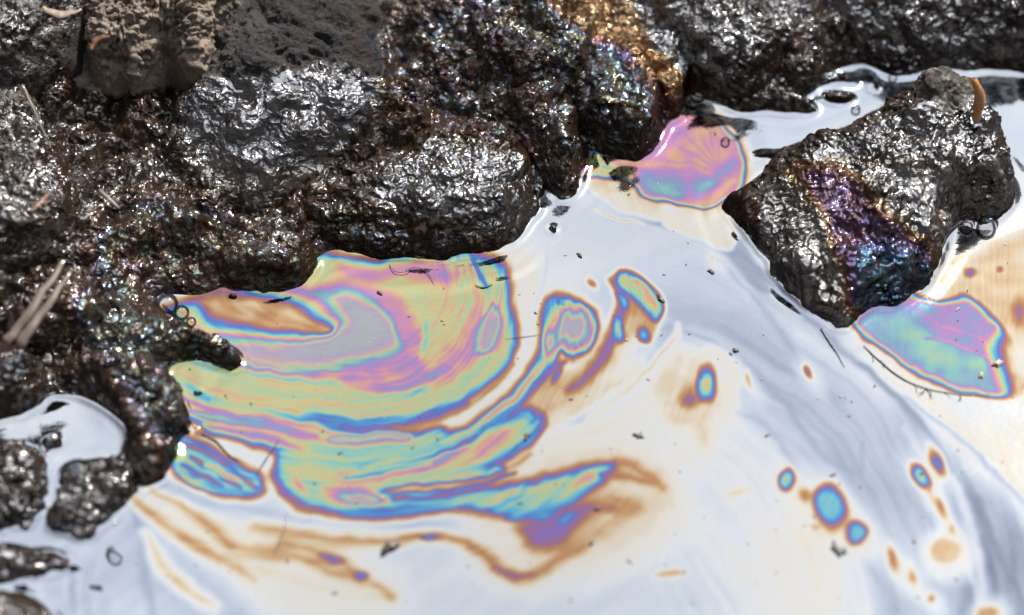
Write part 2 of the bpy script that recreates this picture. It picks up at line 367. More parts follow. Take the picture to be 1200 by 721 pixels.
# brown strokes of the lower left
for pts, wd, val in [([(150, 578), (175, 600), (206, 624), (240, 650)], 9, 0.235), ([(168, 628), (190, 660), (217, 690), (250, 710)], 10, 0.20),
                     ([(182, 574), (215, 595), (247, 615), (282, 644), (334, 650), (398, 674), (425, 682)], 6, 0.262),
                     ([(300, 618), (352, 627), (392, 634), (450, 634), (485, 631)], 7, 0.258), ([(330, 636), (372, 650), (401, 660), (420, 676), (462, 700)], 5, 0.27),
                     ([(212, 627), (250, 650), (299, 680)], 4, 0.245), ([(282, 650), (340, 680), (440, 700)], 6, 0.17),
                     ([(470, 636), (515, 628), (556, 643), (590, 672), (621, 676), (652, 656), (684, 640)], 7, 0.29)]:
    T.line(pts, wd * 0.8, val, 9)
T.line([(374, 651), (400, 658)], 4, 0.36, 4); T.ell(505, 632, 9, 3, 0.43, 3); T.ell(424, 677, 7, 4, 0.40, 3); T.line([(575, 664), (600, 675), (628, 673)], 3, 0.32, 4)
# the great vortex
T.poly([(360, 300), (430, 305), (500, 302), (545, 296), (580, 308), (598, 335), (605, 385), (592, 430), (556, 464), (500, 487), (430, 497), (350, 492), (280, 478), (215, 452), (185, 425), (215, 385), (195, 365), (250, 345), (320, 335)], 0.555, 9)
T.poly([(380, 345), (430, 350), (462, 372), (470, 400), (440, 420), (400, 428), (340, 432), (280, 420), (240, 400), (300, 398), (370, 392), (405, 380)], 1.0, 17)
T.poly([(430, 340), (470, 352), (490, 380), (494, 410), (470, 400), (455, 372)], 0.66, 8)
T.poly([(400, 430), (450, 425), (478, 432), (480, 452), (450, 462), (405, 450)], 0.69, 9); T.poly([(440, 425), (490, 415), (495, 445), (462, 455)], 0.65, 8)
T.poly([(484, 445), (520, 425), (548, 395), (565, 350), (575, 345), (585, 375), (572, 405), (545, 430), (515, 448)], 0.68, 8)
T.poly([(560, 410), (570, 375), (580, 358), (586, 380), (578, 405)], 0.97, 8)
T.poly([(395, 312), (450, 312), (520, 308), (548, 318), (530, 330), (500, 330), (470, 325), (420, 330)], 0.665, 8)
T.line([(545, 340), (535, 380), (520, 410)], 6, 0.60, 5); T.line([(560, 315), (574, 345), (566, 370)], 4, 0.50, 4); T.line([(500, 375), (498, 400), (494, 420)], 3, 0.47, 3)
T.line([(553, 300), (562, 318), (572, 338)], 2.5, 0.33, 3)
T.line([(250, 320), (300, 340), (370, 345), (400, 340)], 5, 0.74, 7)
T.poly([(235, 352), (270, 345), (330, 352), (372, 372), (393, 384), (375, 394), (330, 392), (285, 385), (250, 370)], 0.215, 9)
T.line([(300, 372), (340, 380), (385, 385)], 5, 0.235, 6)
T.line([(225, 425), (300, 440), (380, 455), (440, 463), (500, 458)], 4, 0.47, 4); T.line([(230, 418), (310, 428), (400, 432)], 3, 0.88, 5)
T.line([(300, 462), (380, 475), (470, 478), (540, 462)], 6, 0.545, 6)
T.line([(355, 483), (400, 491), (450, 496), (505, 490), (550, 472)], 4.5, 0.41, 5)
T.line([(400, 500), (470, 502), (530, 487), (575, 459), (602, 425)], 3, 0.26, 4)
T.line([(450, 508), (530, 497), (580, 472), (612, 435), (622, 395), (618, 350)], 5.5, 0.14, 5)
# left bundle
T.poly([(190, 430), (240, 455), (320, 487), (400, 503), (480, 508), (520, 505), (500, 530), (420, 540), (330, 530), (250, 505), (190, 475)], 0.56, 10)
for pts, wd, val in [([(215, 452), (250, 468), (300, 485)], 4, 0.41), ([(225, 485), (300, 497), (370, 512)], 5, 0.90), ([(250, 470), (330, 492), (400, 508)], 3, 0.63),
                     ([(215, 468), (270, 488), (340, 505), (400, 520)], 3, 0.66), ([(230, 508), (300, 520), (370, 545), (420, 552)], 4, 0.38), ([(240, 500), (310, 515), (380, 537)], 5, 0.73),
                     ([(390, 514), (430, 518), (475, 512)], 7, 0.99)]:
    T.line(pts, wd, val, 4)
# band up to the gray-hearted blob
T.poly([(400, 520), (480, 516), (545, 500), (590, 470), (622, 432), (634, 400), (636, 365), (650, 345), (676, 348), (694, 365), (698, 388), (688, 410), (670, 420), (655, 414), (645, 432), (605, 475), (555, 508), (490, 532), (400, 548), (330, 538)], 0.50, 8)
T.ell(672, 384, 17, 21, 0.985, 13, -20); T.ell(645, 402, 7, 13, 0.93, 6, 5)
T.line([(520, 520), (570, 495), (610, 460), (636, 425)], 3.5, 0.66, 4); T.line([(430, 548), (500, 532), (560, 506)], 3, 0.60, 4)
T.line([(470, 538), (520, 524), (562, 503), (612, 470), (650, 432), (660, 424)], 2.5, 0.385, 4)
T.line([(640, 358), (650, 350), (664, 356)], 3, 0.43, 3); T.ell(653, 441, 3.5, 8, 0.41, 3, 25)
# second band
T.poly([(330, 535), (420, 545), (500, 540), (560, 515), (600, 488), (620, 482), (634, 492), (622, 516), (590, 538), (540, 556), (470, 566), (400, 572), (335, 560)], 0.55, 9)
T.poly([(400, 552), (470, 552), (540, 530), (575, 508), (595, 505), (590, 522), (550, 542), (490, 556), (430, 562)], 0.67, 8)
T.line([(450, 552), (500, 545), (545, 528)], 3, 0.77, 4); T.line([(400, 558), (450, 553), (505, 543)], 2.5, 0.36, 3)
T.line([(610, 485), (626, 500), (612, 522), (580, 545)], 6, 0.43, 6); T.line([(620, 480), (634, 496), (628, 512)], 3, 0.34, 4)
T.line([(440, 578), (500, 575), (560, 562), (600, 547), (618, 535)], 3.5, 0.26, 4); T.line([(500, 572), (580, 560), (640, 535)], 2.5, 0.16, 4)
# third band
T.poly([(318, 552), (380, 566), (450, 584), (530, 578), (600, 566), (650, 556), (700, 545), (716, 552), (702, 570), (670, 590), (630, 604), (590, 604), (530, 596), (470, 606), (410, 607), (350, 592)], 0.505, 9)
T.poly([(380, 568), (430, 566), (455, 585), (430, 594), (390, 588)], 0.65, 7); T.ell(421, 582, 17, 5, 0.96, 5, 8); T.line([(440, 566), (520, 560), (590, 550)], 4, 0.62, 5)
T.line([(445, 577), (500, 577), (560, 568), (605, 553)], 2, 0.46, 3); T.line([(380, 596), (450, 590), (540, 585), (620, 572), (670, 560)], 3, 0.56, 4)
T.line([(400, 602), (450, 596), (520, 590), (580, 577)], 3, 0.46, 5); T.line([(590, 598), (640, 595), (690, 572)], 5, 0.45, 7); T.ell(686, 562, 22, 5, 0.64, 5, -30)
T.line([(322, 555), (338, 575), (360, 592), (398, 605)], 3.5, 0.30, 4); T.line([(345, 560), (360, 575)], 3, 0.63, 4)
T.poly([(606, 618), (640, 602), (690, 590), (705, 598), (680, 618), (655, 640), (625, 642)], 0.325, 9); T.line([(655, 612), (672, 604)], 4, 0.44, 4)
T.line([(595, 608), (625, 606), (650, 602)], 4, 0.43, 4); T.line([(705, 556), (730, 560), (760, 570)], 4, 0.29, 5); T.line([(700, 600), (720, 595)], 3, 0.30, 5)
# swirl at the left shore
T.poly([(205, 512), (240, 522), (270, 540), (300, 552), (309, 572), (297, 584), (258, 582), (222, 565), (200, 545)], 0.50, 8); T.line([(212, 520), (245, 535), (285, 560), (300, 572)], 2.2, 0.13, 3); T.line([(208, 552), (240, 572), (280, 581)], 2, 0.62, 3); T.line([(222, 538), (252, 552), (280, 572)], 2, 0.14, 3)
T.line([(215, 545), (240, 560), (262, 570)], 3, 0.28, 3); T.line([(230, 530), (270, 552), (300, 560)], 3, 0.42, 3); T.line([(225, 555), (255, 575), (290, 580)], 2, 0.45, 3); T.line([(240, 545), (280, 565)], 2.5, 0.66, 3)
# tall twin blob, right
T.poly([(728, 345), (752, 350), (770, 380), (760, 402), (748, 396), (735, 372)], 0.225, 6)
T.poly([(720, 330), (730, 318), (752, 328), (770, 345), (776, 362), (768, 374), (755, 364), (740, 352), (728, 342)], 0.53, 6); T.line([(742, 330), (756, 342), (766, 358)], 3, 0.63, 4)
T.line([(717, 328), (724, 352), (722, 385), (712, 412), (692, 440), (668, 456)], 7, 0.335, 6); T.line([(719, 372), (724, 386), (729, 402)], 4, 0.47, 4)
T.line([(722, 345), (730, 362)], 3.5, 0.43, 4); T.ell(754, 394, 5, 8, 0.46, 4, -25)
T.ell(694, 331, 3, 6, 0.29, 3, -30)
for e in [(808, 466, 9, 10, 0.345, 8, 20), (828, 449, 9, 15, 0.56, 6, 10), (924, 563, 8, 12, 0.53, 4, 8), (944, 581, 6, 8, 0.31, 4, 0), (974, 593, 18, 25, 0.465, 7, -12), (1003, 622, 11, 11, 0.46, 5, 0),
          (1079, 560, 7, 14, 0.54, 5, -28), (1099, 543, 6, 15, 0.42, 5, -25), (1104, 597, 4, 10, 0.33, 4, -25), (1046, 655, 5, 14, 0.285, 4, -15), (1069, 676, 4, 8, 0.24, 4, -10), (1107, 645, 18, 15, 0.195, 3, 20),
          (1092, 701, 4, 4, 0.28, 3, 0), (947, 436, 4, 7, 0.34, 3, -25), (877, 445, 3, 7, 0.24, 3, -10), (1117, 619, 4, 6, 0.22, 3, 0), (1158, 720, 14, 10, 0.22, 4, 0), (955, 618, 4, 3, 0.22, 3, 0), (836, 300, 2, 2, 0.2, 2, 0)]:
    T.ell(e[0] + 3, e[1] + 6, e[2] * 1.5 + 3, e[3] * 1.9 + 5, 0.165, e[5] + 6, -35, 0.6); T.ell(*e)
T.line([(1085, 572), (1095, 590), (1104, 605)], 2, 0.22, 4)
# pool between the rocks, centre top
T.poly([(650, 178), (700, 190), (745, 185), (766, 160), (782, 132), (812, 126), (846, 136), (870, 160), (880, 192), (874, 226), (842, 250), (800, 244), (757, 236), (700, 214), (660, 208)], 0.20, 7)
T.poly([(655, 180), (700, 190), (745, 185), (768, 165), (782, 140), (805, 132), (838, 140), (862, 160), (872, 190), (866, 222), (838, 244), (800, 240), (780, 232), (757, 230), (738, 214), (700, 208), (665, 204)], 0.665, 4)
T.poly([(790, 150), (830, 150), (850, 175), (852, 205), (840, 215), (815, 192), (780, 182)], 0.615, 12); T.poly([(740, 205), (780, 200), (815, 205), (838, 215), (820, 225), (790, 226), (757, 226)], 0.715, 8)
T.poly([(755, 216), (785, 215), (800, 226), (770, 229)], 0.765, 7); T.line([(670, 192), (710, 200), (745, 205)], 5, 0.52, 5); T.line([(690, 185), (725, 193), (760, 192)], 3, 0.61, 4)
T.line([(735, 196), (780, 192), (815, 192), (840, 210)], 3, 0.60, 4); T.line([(795, 133), (835, 145), (858, 172)], 4, 0.61, 5); T.line([(800, 236), (830, 240), (860, 215)], 5, 0.62, 4)
T.line([(818, 225), (845, 205), (860, 190)], 5, 0.74, 7); T.line([(760, 180), (790, 160), (810, 145)], 6, 0.71, 8, 0.7)
for x_, y_ in ((775, 186), (786, 168), (800, 156), (816, 150), (832, 154), (846, 164)): T.line([(846, 208), ((846 + x_) / 2 - 2, (208 + y_) / 2 - 6), (x_, y_)], 0.9, 0.70, 1.6, 0.7)
# pool on the right
T.poly([(1095, 330), (1110, 300), (1140, 290), (1230, 275), (1230, 450), (1195, 440), (1180, 400), (1140, 362), (1105, 350)], 0.188, 10)
T.poly([(1000, 378), (1030, 355), (1070, 345), (1100, 352), (1128, 350), (1155, 370), (1182, 398), (1183, 430), (1205, 455), (1155, 462), (1100, 448), (1055, 425), (1025, 402)], 0.742, 6)
T.poly([(1085, 362), (1122, 356), (1150, 376), (1170, 402), (1160, 418), (1120, 402), (1090, 385)], 0.70, 8); T.poly([(1055, 385), (1090, 395), (1130, 415), (1165, 428), (1130, 436), (1090, 425), (1060, 405)], 0.79, 9)
T.line([(1070, 358), (1100, 380), (1150, 395), (1170, 422)], 1.2, 0.64, 1.6); T.line([(1085, 398), (1120, 402), (1168, 424)], 1.2, 0.62, 1.8)
T.poly([(1168, 400), (1190, 395), (1260, 420), (1260, 480), (1190, 470), (1172, 440)], 0.15, 12, 0.9); T.ell(1135, 320, 6, 5, 0.37, 4); T.ell(1172, 313, 3, 3, 0.34, 3); T.ell(1195, 365, 8, 12, 0.31, 6); T.line([(1030, 345), (1050, 352), (1070, 352)], 5, 0.70, 7)
# fine streaking along the stream lines, strongest where the oil is thick
ex = np.where(T.wx > 430, T.wx - 430, (T.wx - 430) / 2.2); sr = np.hypot(ex, T.wy - 330); an = np.arctan2(T.wy - 330, ex)
fine = perlin(sr / 4.5, an * 1.3, 2.2) + 0.9 * perlin(sr / 11 + 4, an * 1.0, 7.2)
thick = sstep(0.22, 0.5, T.a) * sstep(60, 110, sr) * (1 - sstep(300, 360, sr))
T.a += 0.080 * thick * fine + 0.035 * sstep(0.45, 0.6, T.a) * perlin(T.wx / 22, T.wy / 16, 9.1)
T.a += 0.022 * sstep(0.13, 0.2, T.a) * (1 - sstep(0.40, 0.5, T.a)) * ((1 - sstep(600, 680, T.wx) * sstep(470, 520, T.wy)) * perlin(sr / 5, an * 5, 3.3) + perlin(T.wx / 26, T.wy / 14, 5.3))
T.a += 0.010 * sstep(0.14, 0.2, T.a) * perlin(sr / 4, an * 3, 1.1)
T.a = np.clip(T.a, 0.0, 1.0)

# film, dryness and tone on the rocks, plus a painted shadow beside the boulder
RT = Raster(0.100, (8, 40, 4, 12), 5); RV = Raster(0.035, (6, 40, 3, 12), 6); DR = Raster(0.06, (9, 40, 6, 11), 7); TN = Raster(1.0, (9, 40, 5, 12), 8); SH = Raster(0.52, (9, 40, 5, 12), 9)
def rf(pts, val, soft, var=0.03, vs=None): RT.poly(pts, val, soft); RV.poly(pts, var, soft if vs is None else vs)
rf([(420, 40), (540, 0), (640, 10), (720, 60), (700, 130), (600, 170), (500, 140)], 0.42, 36, 0.32)
rf([(560, -40), (650, -40), (700, 40), (690, 80), (600, 60)], 0.48, 18, 0.22)
rf([(655, 60), (720, 60), (775, 110), (780, 170), (740, 195), (660, 180)], 0.46, 16, 0.18)
rf([(615, -60), (700, -60), (735, 0), (760, 45), (735, 60), (690, 40), (650, 15)], 0.212, 8, 0.02); rf([(740, 40), (775, 60), (812, 110), (800, 130), (765, 105)], 0.232, 7, 0.03)
RT.line([(700, 44), (735, 62), (752, 92), (785, 132), (800, 160)], 6, 0.325, 6)
rf([(340, 225), (400, 225), (470, 270), (450, 300), (380, 290), (345, 262)], 0.52, 14, 0.22); rf([(430, 275), (560, 280), (590, 300), (500, 320), (430, 312)], 0.45, 12, 0.20)
RT.line([(445, 252), (500, 262), (580, 262)], 4, 0.215, 5); RT.poly([(500, 165), (600, 180), (620, 240), (540, 250), (470, 240), (460, 200)], 0.082, 14)
rf([(245, 290), (300, 280), (380, 310), (360, 345), (250, 345)], 0.52, 14, 0.20); rf([(140, 240), (260, 250), (280, 340), (220, 400), (120, 340)], 0.60, 34, 0.20)
rf([(80, 340), (200, 350), (290, 420), (230, 560), (150, 470)], 0.50, 32, 0.24); RT.poly([(220, 90), (440, 90), (400, 170), (300, 200), (220, 160)], 0.060, 12)
RT.poly([(210, 165), (300, 200), (400, 175), (340, 240), (240, 225)], 0.16, 12); RV.poly([(210, 165), (300, 200), (400, 175), (340, 240), (240, 225)], 0.10, 12)
rf([(920, 195), (990, 190), (1040, 240), (1080, 280), (1105, 320), (1090, 365), (995, 395), (980, 340), (955, 270)], 0.235, 9, 0.02)
rf([(938, 200), (990, 205), (1035, 255), (1090, 290), (1098, 350), (1030, 378), (1000, 350), (972, 285)], 0.325, 9, 0.03)
rf([(1015, 290), (1070, 290), (1110, 330), (1080, 370), (1010, 380), (1005, 330)], 0.425, 16, 0.05)
RT.line([(985, 185), (1060, 192), (1140, 205)], 7, 0.19, 8); RT.poly([(880, 230), (940, 215), (985, 330), (990, 390), (900, 340)], 0.125, 10)
rf([(770, 120), (800, 100), (830, 120), (800, 160), (775, 180)], 0.27, 8, 0.05)
for pts, d_, s_ in [([(262, 40), (300, -60), (425, -60), (452, 75), (436, 95), (390, 72), (330, 86), (275, 88), (240, 92)], 0.80, 9), ([(60, -60), (300, -60), (290, 20), (240, 95), (95, 98)], 0.92, 9),
                    ([(-60, 90), (50, 110), (75, 200), (60, 300), (-60, 340)], 0.38, 14), ([(-60, -60), (110, -60), (95, 40), (50, 100), (-60, 110)], 0.5, 12),
                    ([(1060, 85), (1120, 70), (1150, 100), (1140, 130), (1085, 128)], 0.62, 10), ([(1070, 200), (1180, 190), (1170, 280), (1090, 280), (1060, 240)], 0.38, 14),
                    ([(690, 120), (640, -60), (940, -60), (960, 60), (860, 100)], 0.16, 20), ([(395, 140), (465, 100), (470, 190), (400, 205)], 0.15, 6)]:  # last patch is the boulder's cast shadow, not dryness
    DR.poly(pts, d_, s_)
TN.poly([(240, 95), (262, 30), (300, -60), (440, -60), (470, 80), (400, 110), (300, 110)], 0.62, 8); TN.poly([(1060, 85), (1120, 65), (1155, 100), (1140, 135), (1085, 130)], 0.35, 8); TN.poly([(-60, -60), (110, -60), (110, 100), (-60, 120)], 1.3, 10); TN.poly([(60, -60), (300, -60), (290, 20), (240, 110), (90, 110)], 1.5, 6); TN.poly([(395, 140), (465, 100), (470, 190), (400, 205)], 0.3, 6)  # last patch: cast shadow beside the boulder, painted as darker tone

SH.poly([(905, 180), (1010, 200), (1110, 300), (1100, 380), (1000, 400), (960, 300)], 0.85, 10); SH.poly([(600, -60), (740, -60), (830, 100), (810, 160), (760, 130), (700, 60)], 1.0, 8)
SH.poly([(655, 70), (720, 60), (780, 120), (775, 190), (660, 190)], 0.62, 16)
SV = Raster(0.36, (10, 40, 6, 12), 10)      # reflecting film cover; low patches paint shade into hollow, undersides and left facet
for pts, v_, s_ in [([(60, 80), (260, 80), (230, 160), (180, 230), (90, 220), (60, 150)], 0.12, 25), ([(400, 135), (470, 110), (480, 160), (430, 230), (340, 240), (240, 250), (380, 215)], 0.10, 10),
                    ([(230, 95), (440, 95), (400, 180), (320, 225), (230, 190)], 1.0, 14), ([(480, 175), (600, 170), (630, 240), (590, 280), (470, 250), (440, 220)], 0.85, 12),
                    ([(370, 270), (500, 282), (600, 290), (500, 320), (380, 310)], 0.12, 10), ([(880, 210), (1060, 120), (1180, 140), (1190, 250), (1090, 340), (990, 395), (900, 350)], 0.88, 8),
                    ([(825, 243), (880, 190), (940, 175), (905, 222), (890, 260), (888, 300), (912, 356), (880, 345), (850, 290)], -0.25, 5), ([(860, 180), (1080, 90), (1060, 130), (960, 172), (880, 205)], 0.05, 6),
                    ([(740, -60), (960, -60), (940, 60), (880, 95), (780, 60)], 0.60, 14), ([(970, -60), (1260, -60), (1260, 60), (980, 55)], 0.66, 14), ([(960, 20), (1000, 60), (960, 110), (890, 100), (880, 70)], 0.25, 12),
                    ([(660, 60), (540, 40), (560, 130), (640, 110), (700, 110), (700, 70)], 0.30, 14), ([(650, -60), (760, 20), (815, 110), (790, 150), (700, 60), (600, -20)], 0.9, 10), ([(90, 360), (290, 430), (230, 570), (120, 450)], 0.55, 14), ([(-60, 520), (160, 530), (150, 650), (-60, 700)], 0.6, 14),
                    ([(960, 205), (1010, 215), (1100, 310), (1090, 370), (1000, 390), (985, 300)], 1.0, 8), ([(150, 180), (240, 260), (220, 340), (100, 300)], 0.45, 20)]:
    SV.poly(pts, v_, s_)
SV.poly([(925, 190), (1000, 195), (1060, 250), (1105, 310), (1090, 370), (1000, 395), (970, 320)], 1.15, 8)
# ------------------------------------------------------------------ relief meshes
CELL = 0.00072
def idw(x, y, ctrl, power=2.5):
    num = 0; den = 0
    for cx, cy, cz in ctrl:
        wgt = 1.0 / (((x - cx)**2 + (y - cy)**2) + 1e-5)**(power / 2); num = num + wgt * cz; den = den + wgt
    return num / den
BANK_SHORE = [(-700, -700), (1900, -700), (1900, 60), (1300, 78), (1190, 82), (1140, 84), (1080, 72), (1010, 78), (968, 92), (935, 122), (880, 136), (845, 128), (822, 106), (800, 112), (784, 140), (772, 172), (740, 182), (700, 172),
              (684, 205), (640, 220), (622, 262), (590, 285), (500, 298), (430, 295), (385, 300), (340, 332), (275, 338), (235, 350), (185, 352), (215, 385), (262, 412), (225, 425), (195, 440), (205, 480), (200, 530), (170, 560),
              (140, 552), (150, 510), (95, 470), (30, 470), (-40, 490), (-500, 520), (-700, 500)]
BANK_CTRL = [(0, 0, .075), (200, 110, .030), (160, 150, .024), (400, 90, .030), (600, 50, .036), (800, 30, .028), (1100, -10, .03), (60, 250, .045), (200, 250, .03), (330, 240, .014), (500, 200, .018), (60, 400, .018),
             (600, -400, .10), (0, -400, .14), (-400, 200, .09), (1200, -400, .09), (1900, -300, .09), (-700, -700, .2), (1900, -700, .18), (660, 120, .022), (600, -700, .18)]
_c = np.array([W(a, b, c)[0][:2].tolist() + [c] for a, b, c in BANK_CTRL])
_shore = catmull(W([p[0] for p in BANK_SHORE], [p[1] for p in BANK_SHORE], 0.0)[:, :2], True, 4)
def bank_height(x, y):
    s = np.zeros_like(x)
    d, _, i = seg_dist(x, y, _shore, True); d = np.where(i, d, -d)
    return np.where(d > 0, idw(x, y, _c) * (1 - np.exp(-d / 0.022)) + 0.35 * np.clip(d, 0, 0.01), np.maximum(d * 0.5, -0.02)), d

COVER = []       # points of rock standing above the water, for the meniscus
def grid_mesh(xs, ys, keep):
    ny, nx = keep.shape; idx = -np.ones(keep.shape, int); idx[keep] = np.arange(keep.sum())
    q = keep[:-1, :-1] & keep[1:, :-1] & keep[:-1, 1:] & keep[1:, 1:]
    j, i = np.nonzero(q)
    return np.stack([idx[j, i], idx[j, i + 1], idx[j + 1, i + 1], idx[j + 1, i]], 1)
def normals(z, xs, ys):
    gy, gx = np.gradient(z, ys, xs); n = np.stack([-gx, -gy, np.ones_like(z)], -1); return n / np.linalg.norm(n, axis=-1, keepdims=True)

def detail(p, n, style, seed, dry):
    """displacement along the normal, metres"""
    a = style.get
    d = 1.3 * a('low', 0.0035) * fbm(p, a('lowl', 0.035), 3, off=seed) + a('crag', 1.7 * a('low', 0.0035)) * (0.25 - ridged(p, 0.034, 2, off=seed + 12))
    q = p + 0.004 * np.stack([fbm(p, 0.016, 2, off=seed + 2), fbm(p, 0.016, 2, off=seed + 4), fbm(p, 0.016, 2, off=seed + 6)], 1)
    if a('dirx') is not None:                      # long wrinkles across the slope
        c, s = math.cos(a('dirx')), math.sin(a('dirx')); q2 = np.stack([(q[:, 0] * c + q[:, 1] * s) * 0.45, -q[:, 0] * s + q[:, 1] * c, q[:, 2]], 1)
    else: q2 = q
    d = d + 1.25 * a('mid', 0.0017) * ridged(q2, a('midl', 0.0125), 3, off=seed + 1)
    d = d + 1.9 * a('wr', 0.0008) * ridged(q2, a('wrl', 0.0048), 2, off=seed + 3) * (0.5 + 0.9 * sstep(-0.3, 0.5, fbm(p, 0.03, 2, off=seed + 8)))
    wv = worley(q, a('nodl', 0.0048), off=seed)
    nm = sstep(-0.2, 0.45, fbm(p, 0.028, 2, off=seed + 5)) if a('nodall') is None else 1.0
    d = d + 1.9 * a('nod', 0.0010) * nm * (np.sqrt(np.clip(1 - (wv / 0.75)**2, 0, 1)) - 0.4)
    d = d + dry * a('grit', 0.0007) * (perlin(p[:, 0] / .0022, p[:, 1] / .0022, p[:, 2] / .0022) + 0.7 * (0.5 - worley(p, 0.0019, off=seed + 3)))
    return d

HSC = 0.85
def rock(name, outline, top, label=None, cat='rock', inner=(), mat=None, zb=None, edge=0.030, sharp=1.7, seed=0.0, style=None, parent=None, tilt=(0, 0), group=None, cell=CELL, hs=HSC):
    """a solid standing out of the ground: outline in picture points (x, y[, height]), top = crest height above the base level"""
    style = style or {}
    if zb is None:
        c = np.mean([p[:2] for p in outline], 0); cw = W(c[0], c[1], 0.02)[0]; zb = float(max(0, bank_height(np.array([cw[0]]), np.array([cw[1]]))[0][0]))
    top = top * hs; inner = [(a, b, zb + (c - zb) * hs) for a, b, c in inner]; edge = edge * 1.15
    pz = [zb + (p[2] - zb) * hs if len(p) > 2 else zb for p in outline]
    ow = W([p[0] for p in outline], [p[1] for p in outline], pz)[:, :2]
    op = catmull(ow, True, 5)
    x0, y0 = op.min(0) - 0.006; x1, y1 = op.max(0) + 0.006
    xs = np.arange(x0, x1, cell); ys = np.arange(y0, y1, cell); X, Y = np.meshgrid(xs, ys)
    p0 = np.stack([X.ravel(), Y.ravel(), np.full(X.size, seed)], 1)
    ja = min(0.0042, 0.12 * float(np.ptp(op, axis=0).min()))
    jx = (ja * fbm(p0, 0.022, 3, off=seed)).reshape(X.shape); jy = (ja * fbm(p0, 0.022, 3, off=seed + 11)).reshape(X.shape)
    d, _, ins = seg_dist(X + jx, Y + jy, op, True); d = np.where(ins, d, -d)
    u = np.clip(d / edge, 0, 1); E = (1 - (1 - u)**sharp)**(1 / sharp)
    if inner:
        cc = np.array([W(a, b, c)[0][:2].tolist() + [c] for a, b, c in inner]); zt = idw(X, Y, cc, 2.2)
    else: zt = zb + top
    cx, cy = ow.mean(0); zt = zt + tilt[0] * (X - cx) + tilt[1] * (Y - cy)
    base = bank_height(X.ravel(), Y.ravel())[0].reshape(X.shape) - 0.008
    z = base + np.maximum(zt - base, 0.003) * E
    keep = d > -0.0022
    z = np.where(d < 0, base + d * 2, z)
    n = normals(z, xs, ys)
    p = np.stack([X, Y, z], -1)[keep]; nn = n[keep]
    px, py = P(p[:, 0], p[:, 1], p[:, 2]); dry = np.clip(DR.read(px, py), 0, 1)
    disp = detail(p, nn, style, seed, dry)
    p = p + nn * (disp * sstep(-0.001, min(0.011, edge), d[keep]))[:, None]
    px, py = P(p[:, 0], p[:, 1], p[:, 2])
    th = np.clip(RT.read(px, py) + RV.read(px, py) * 1.5 * fbm(p, 0.011, 3, off=seed + 9), 0.015, 1)
    k = p[:, 2] > 0.0; COVER.append(p[k][:, :2])
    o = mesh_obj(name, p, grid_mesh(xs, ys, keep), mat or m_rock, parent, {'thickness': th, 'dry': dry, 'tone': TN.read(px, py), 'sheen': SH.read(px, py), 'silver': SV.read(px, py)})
    if label: tag(o, label, cat, group)
    return o

# ---- bank (ground) : fine where the camera looks, coarse beyond
def axis(a, b, step, far, ratio=1.35):
    c = list(np.arange(a, b, step)); s = step * 4; v = b
    while v < far: v += s; c.append(v); s *= ratio
    s = step * 4; v = a; lo = []
    while v > -far: v -= s; lo.append(v); s *= ratio
    return np.array(lo[::-1] + c)
xs = axis(-0.37, 0.37, 0.00082, 12.0); ys = axis(-0.15, 0.31, 0.00082, 12.0)
X, Y = np.meshgrid(xs, ys)
h, dsh = bank_height(X.ravel(), Y.ravel()); h = h.reshape(X.shape); dsh = dsh.reshape(X.shape)
far = np.hypot(X, Y); far_t = sstep(0.9, 3.0, far); h = h * (1 - far_t) + far_t * (0.15 + 2.3 * sstep(1.3, 3.6, far + 0.25 * np.sin(3 * np.arctan2(Y, X)) + 0.15 * np.sin(7 * np.arctan2(Y, X) + 1)))  # unseen rim added all round, raised to keep low sky out of reflections
keep = (dsh > -0.012) | (far > 1.2)
n = normals(h, xs, ys); p = np.stack([X, Y, h], -1)[keep]; nn = n[keep]; near = 1 - sstep(0.5, 0.9, far[keep])
px, py = P(p[:, 0], p[:, 1], p[:, 2]); inr = (far[keep] < 0.8)
disp = np.zeros(len(p)); disp[inr] = detail(p[inr], nn[inr], dict(low=0.008, lowl=0.045, mid=0.0034, midl=0.019, wr=0.0011, nod=0.0016, nodl=0.006), 3.3, np.clip(DR.read(px[inr], py[inr]), 0, 1))
disp += 0.02 * (1 - near) * fbm(p, 0.3, 3)
p = p + nn * (disp * near + disp * (1 - near))[:, None] * sstep(0.002, 0.022, dsh[keep] + 10 * (far[keep] > 1.2))[:, None]
px, py = P(p[:, 0], p[:, 1], p[:, 2]); px = np.where(inr, px, -90); py = np.where(inr, py, -90)
th = np.clip(RT.read(px, py) + RV.read(px, py) * 1.5 * fbm(p, 0.011, 3, off=2.0), 0.015, 1)
COVER.append(p[(p[:, 2] > 0) & inr][:, :2])
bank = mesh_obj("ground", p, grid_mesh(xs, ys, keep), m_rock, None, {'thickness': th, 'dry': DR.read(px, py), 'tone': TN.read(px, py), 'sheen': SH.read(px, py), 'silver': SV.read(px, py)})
tag(bank, "tar soaked muddy bank between the rocks", None, None, 'structure')

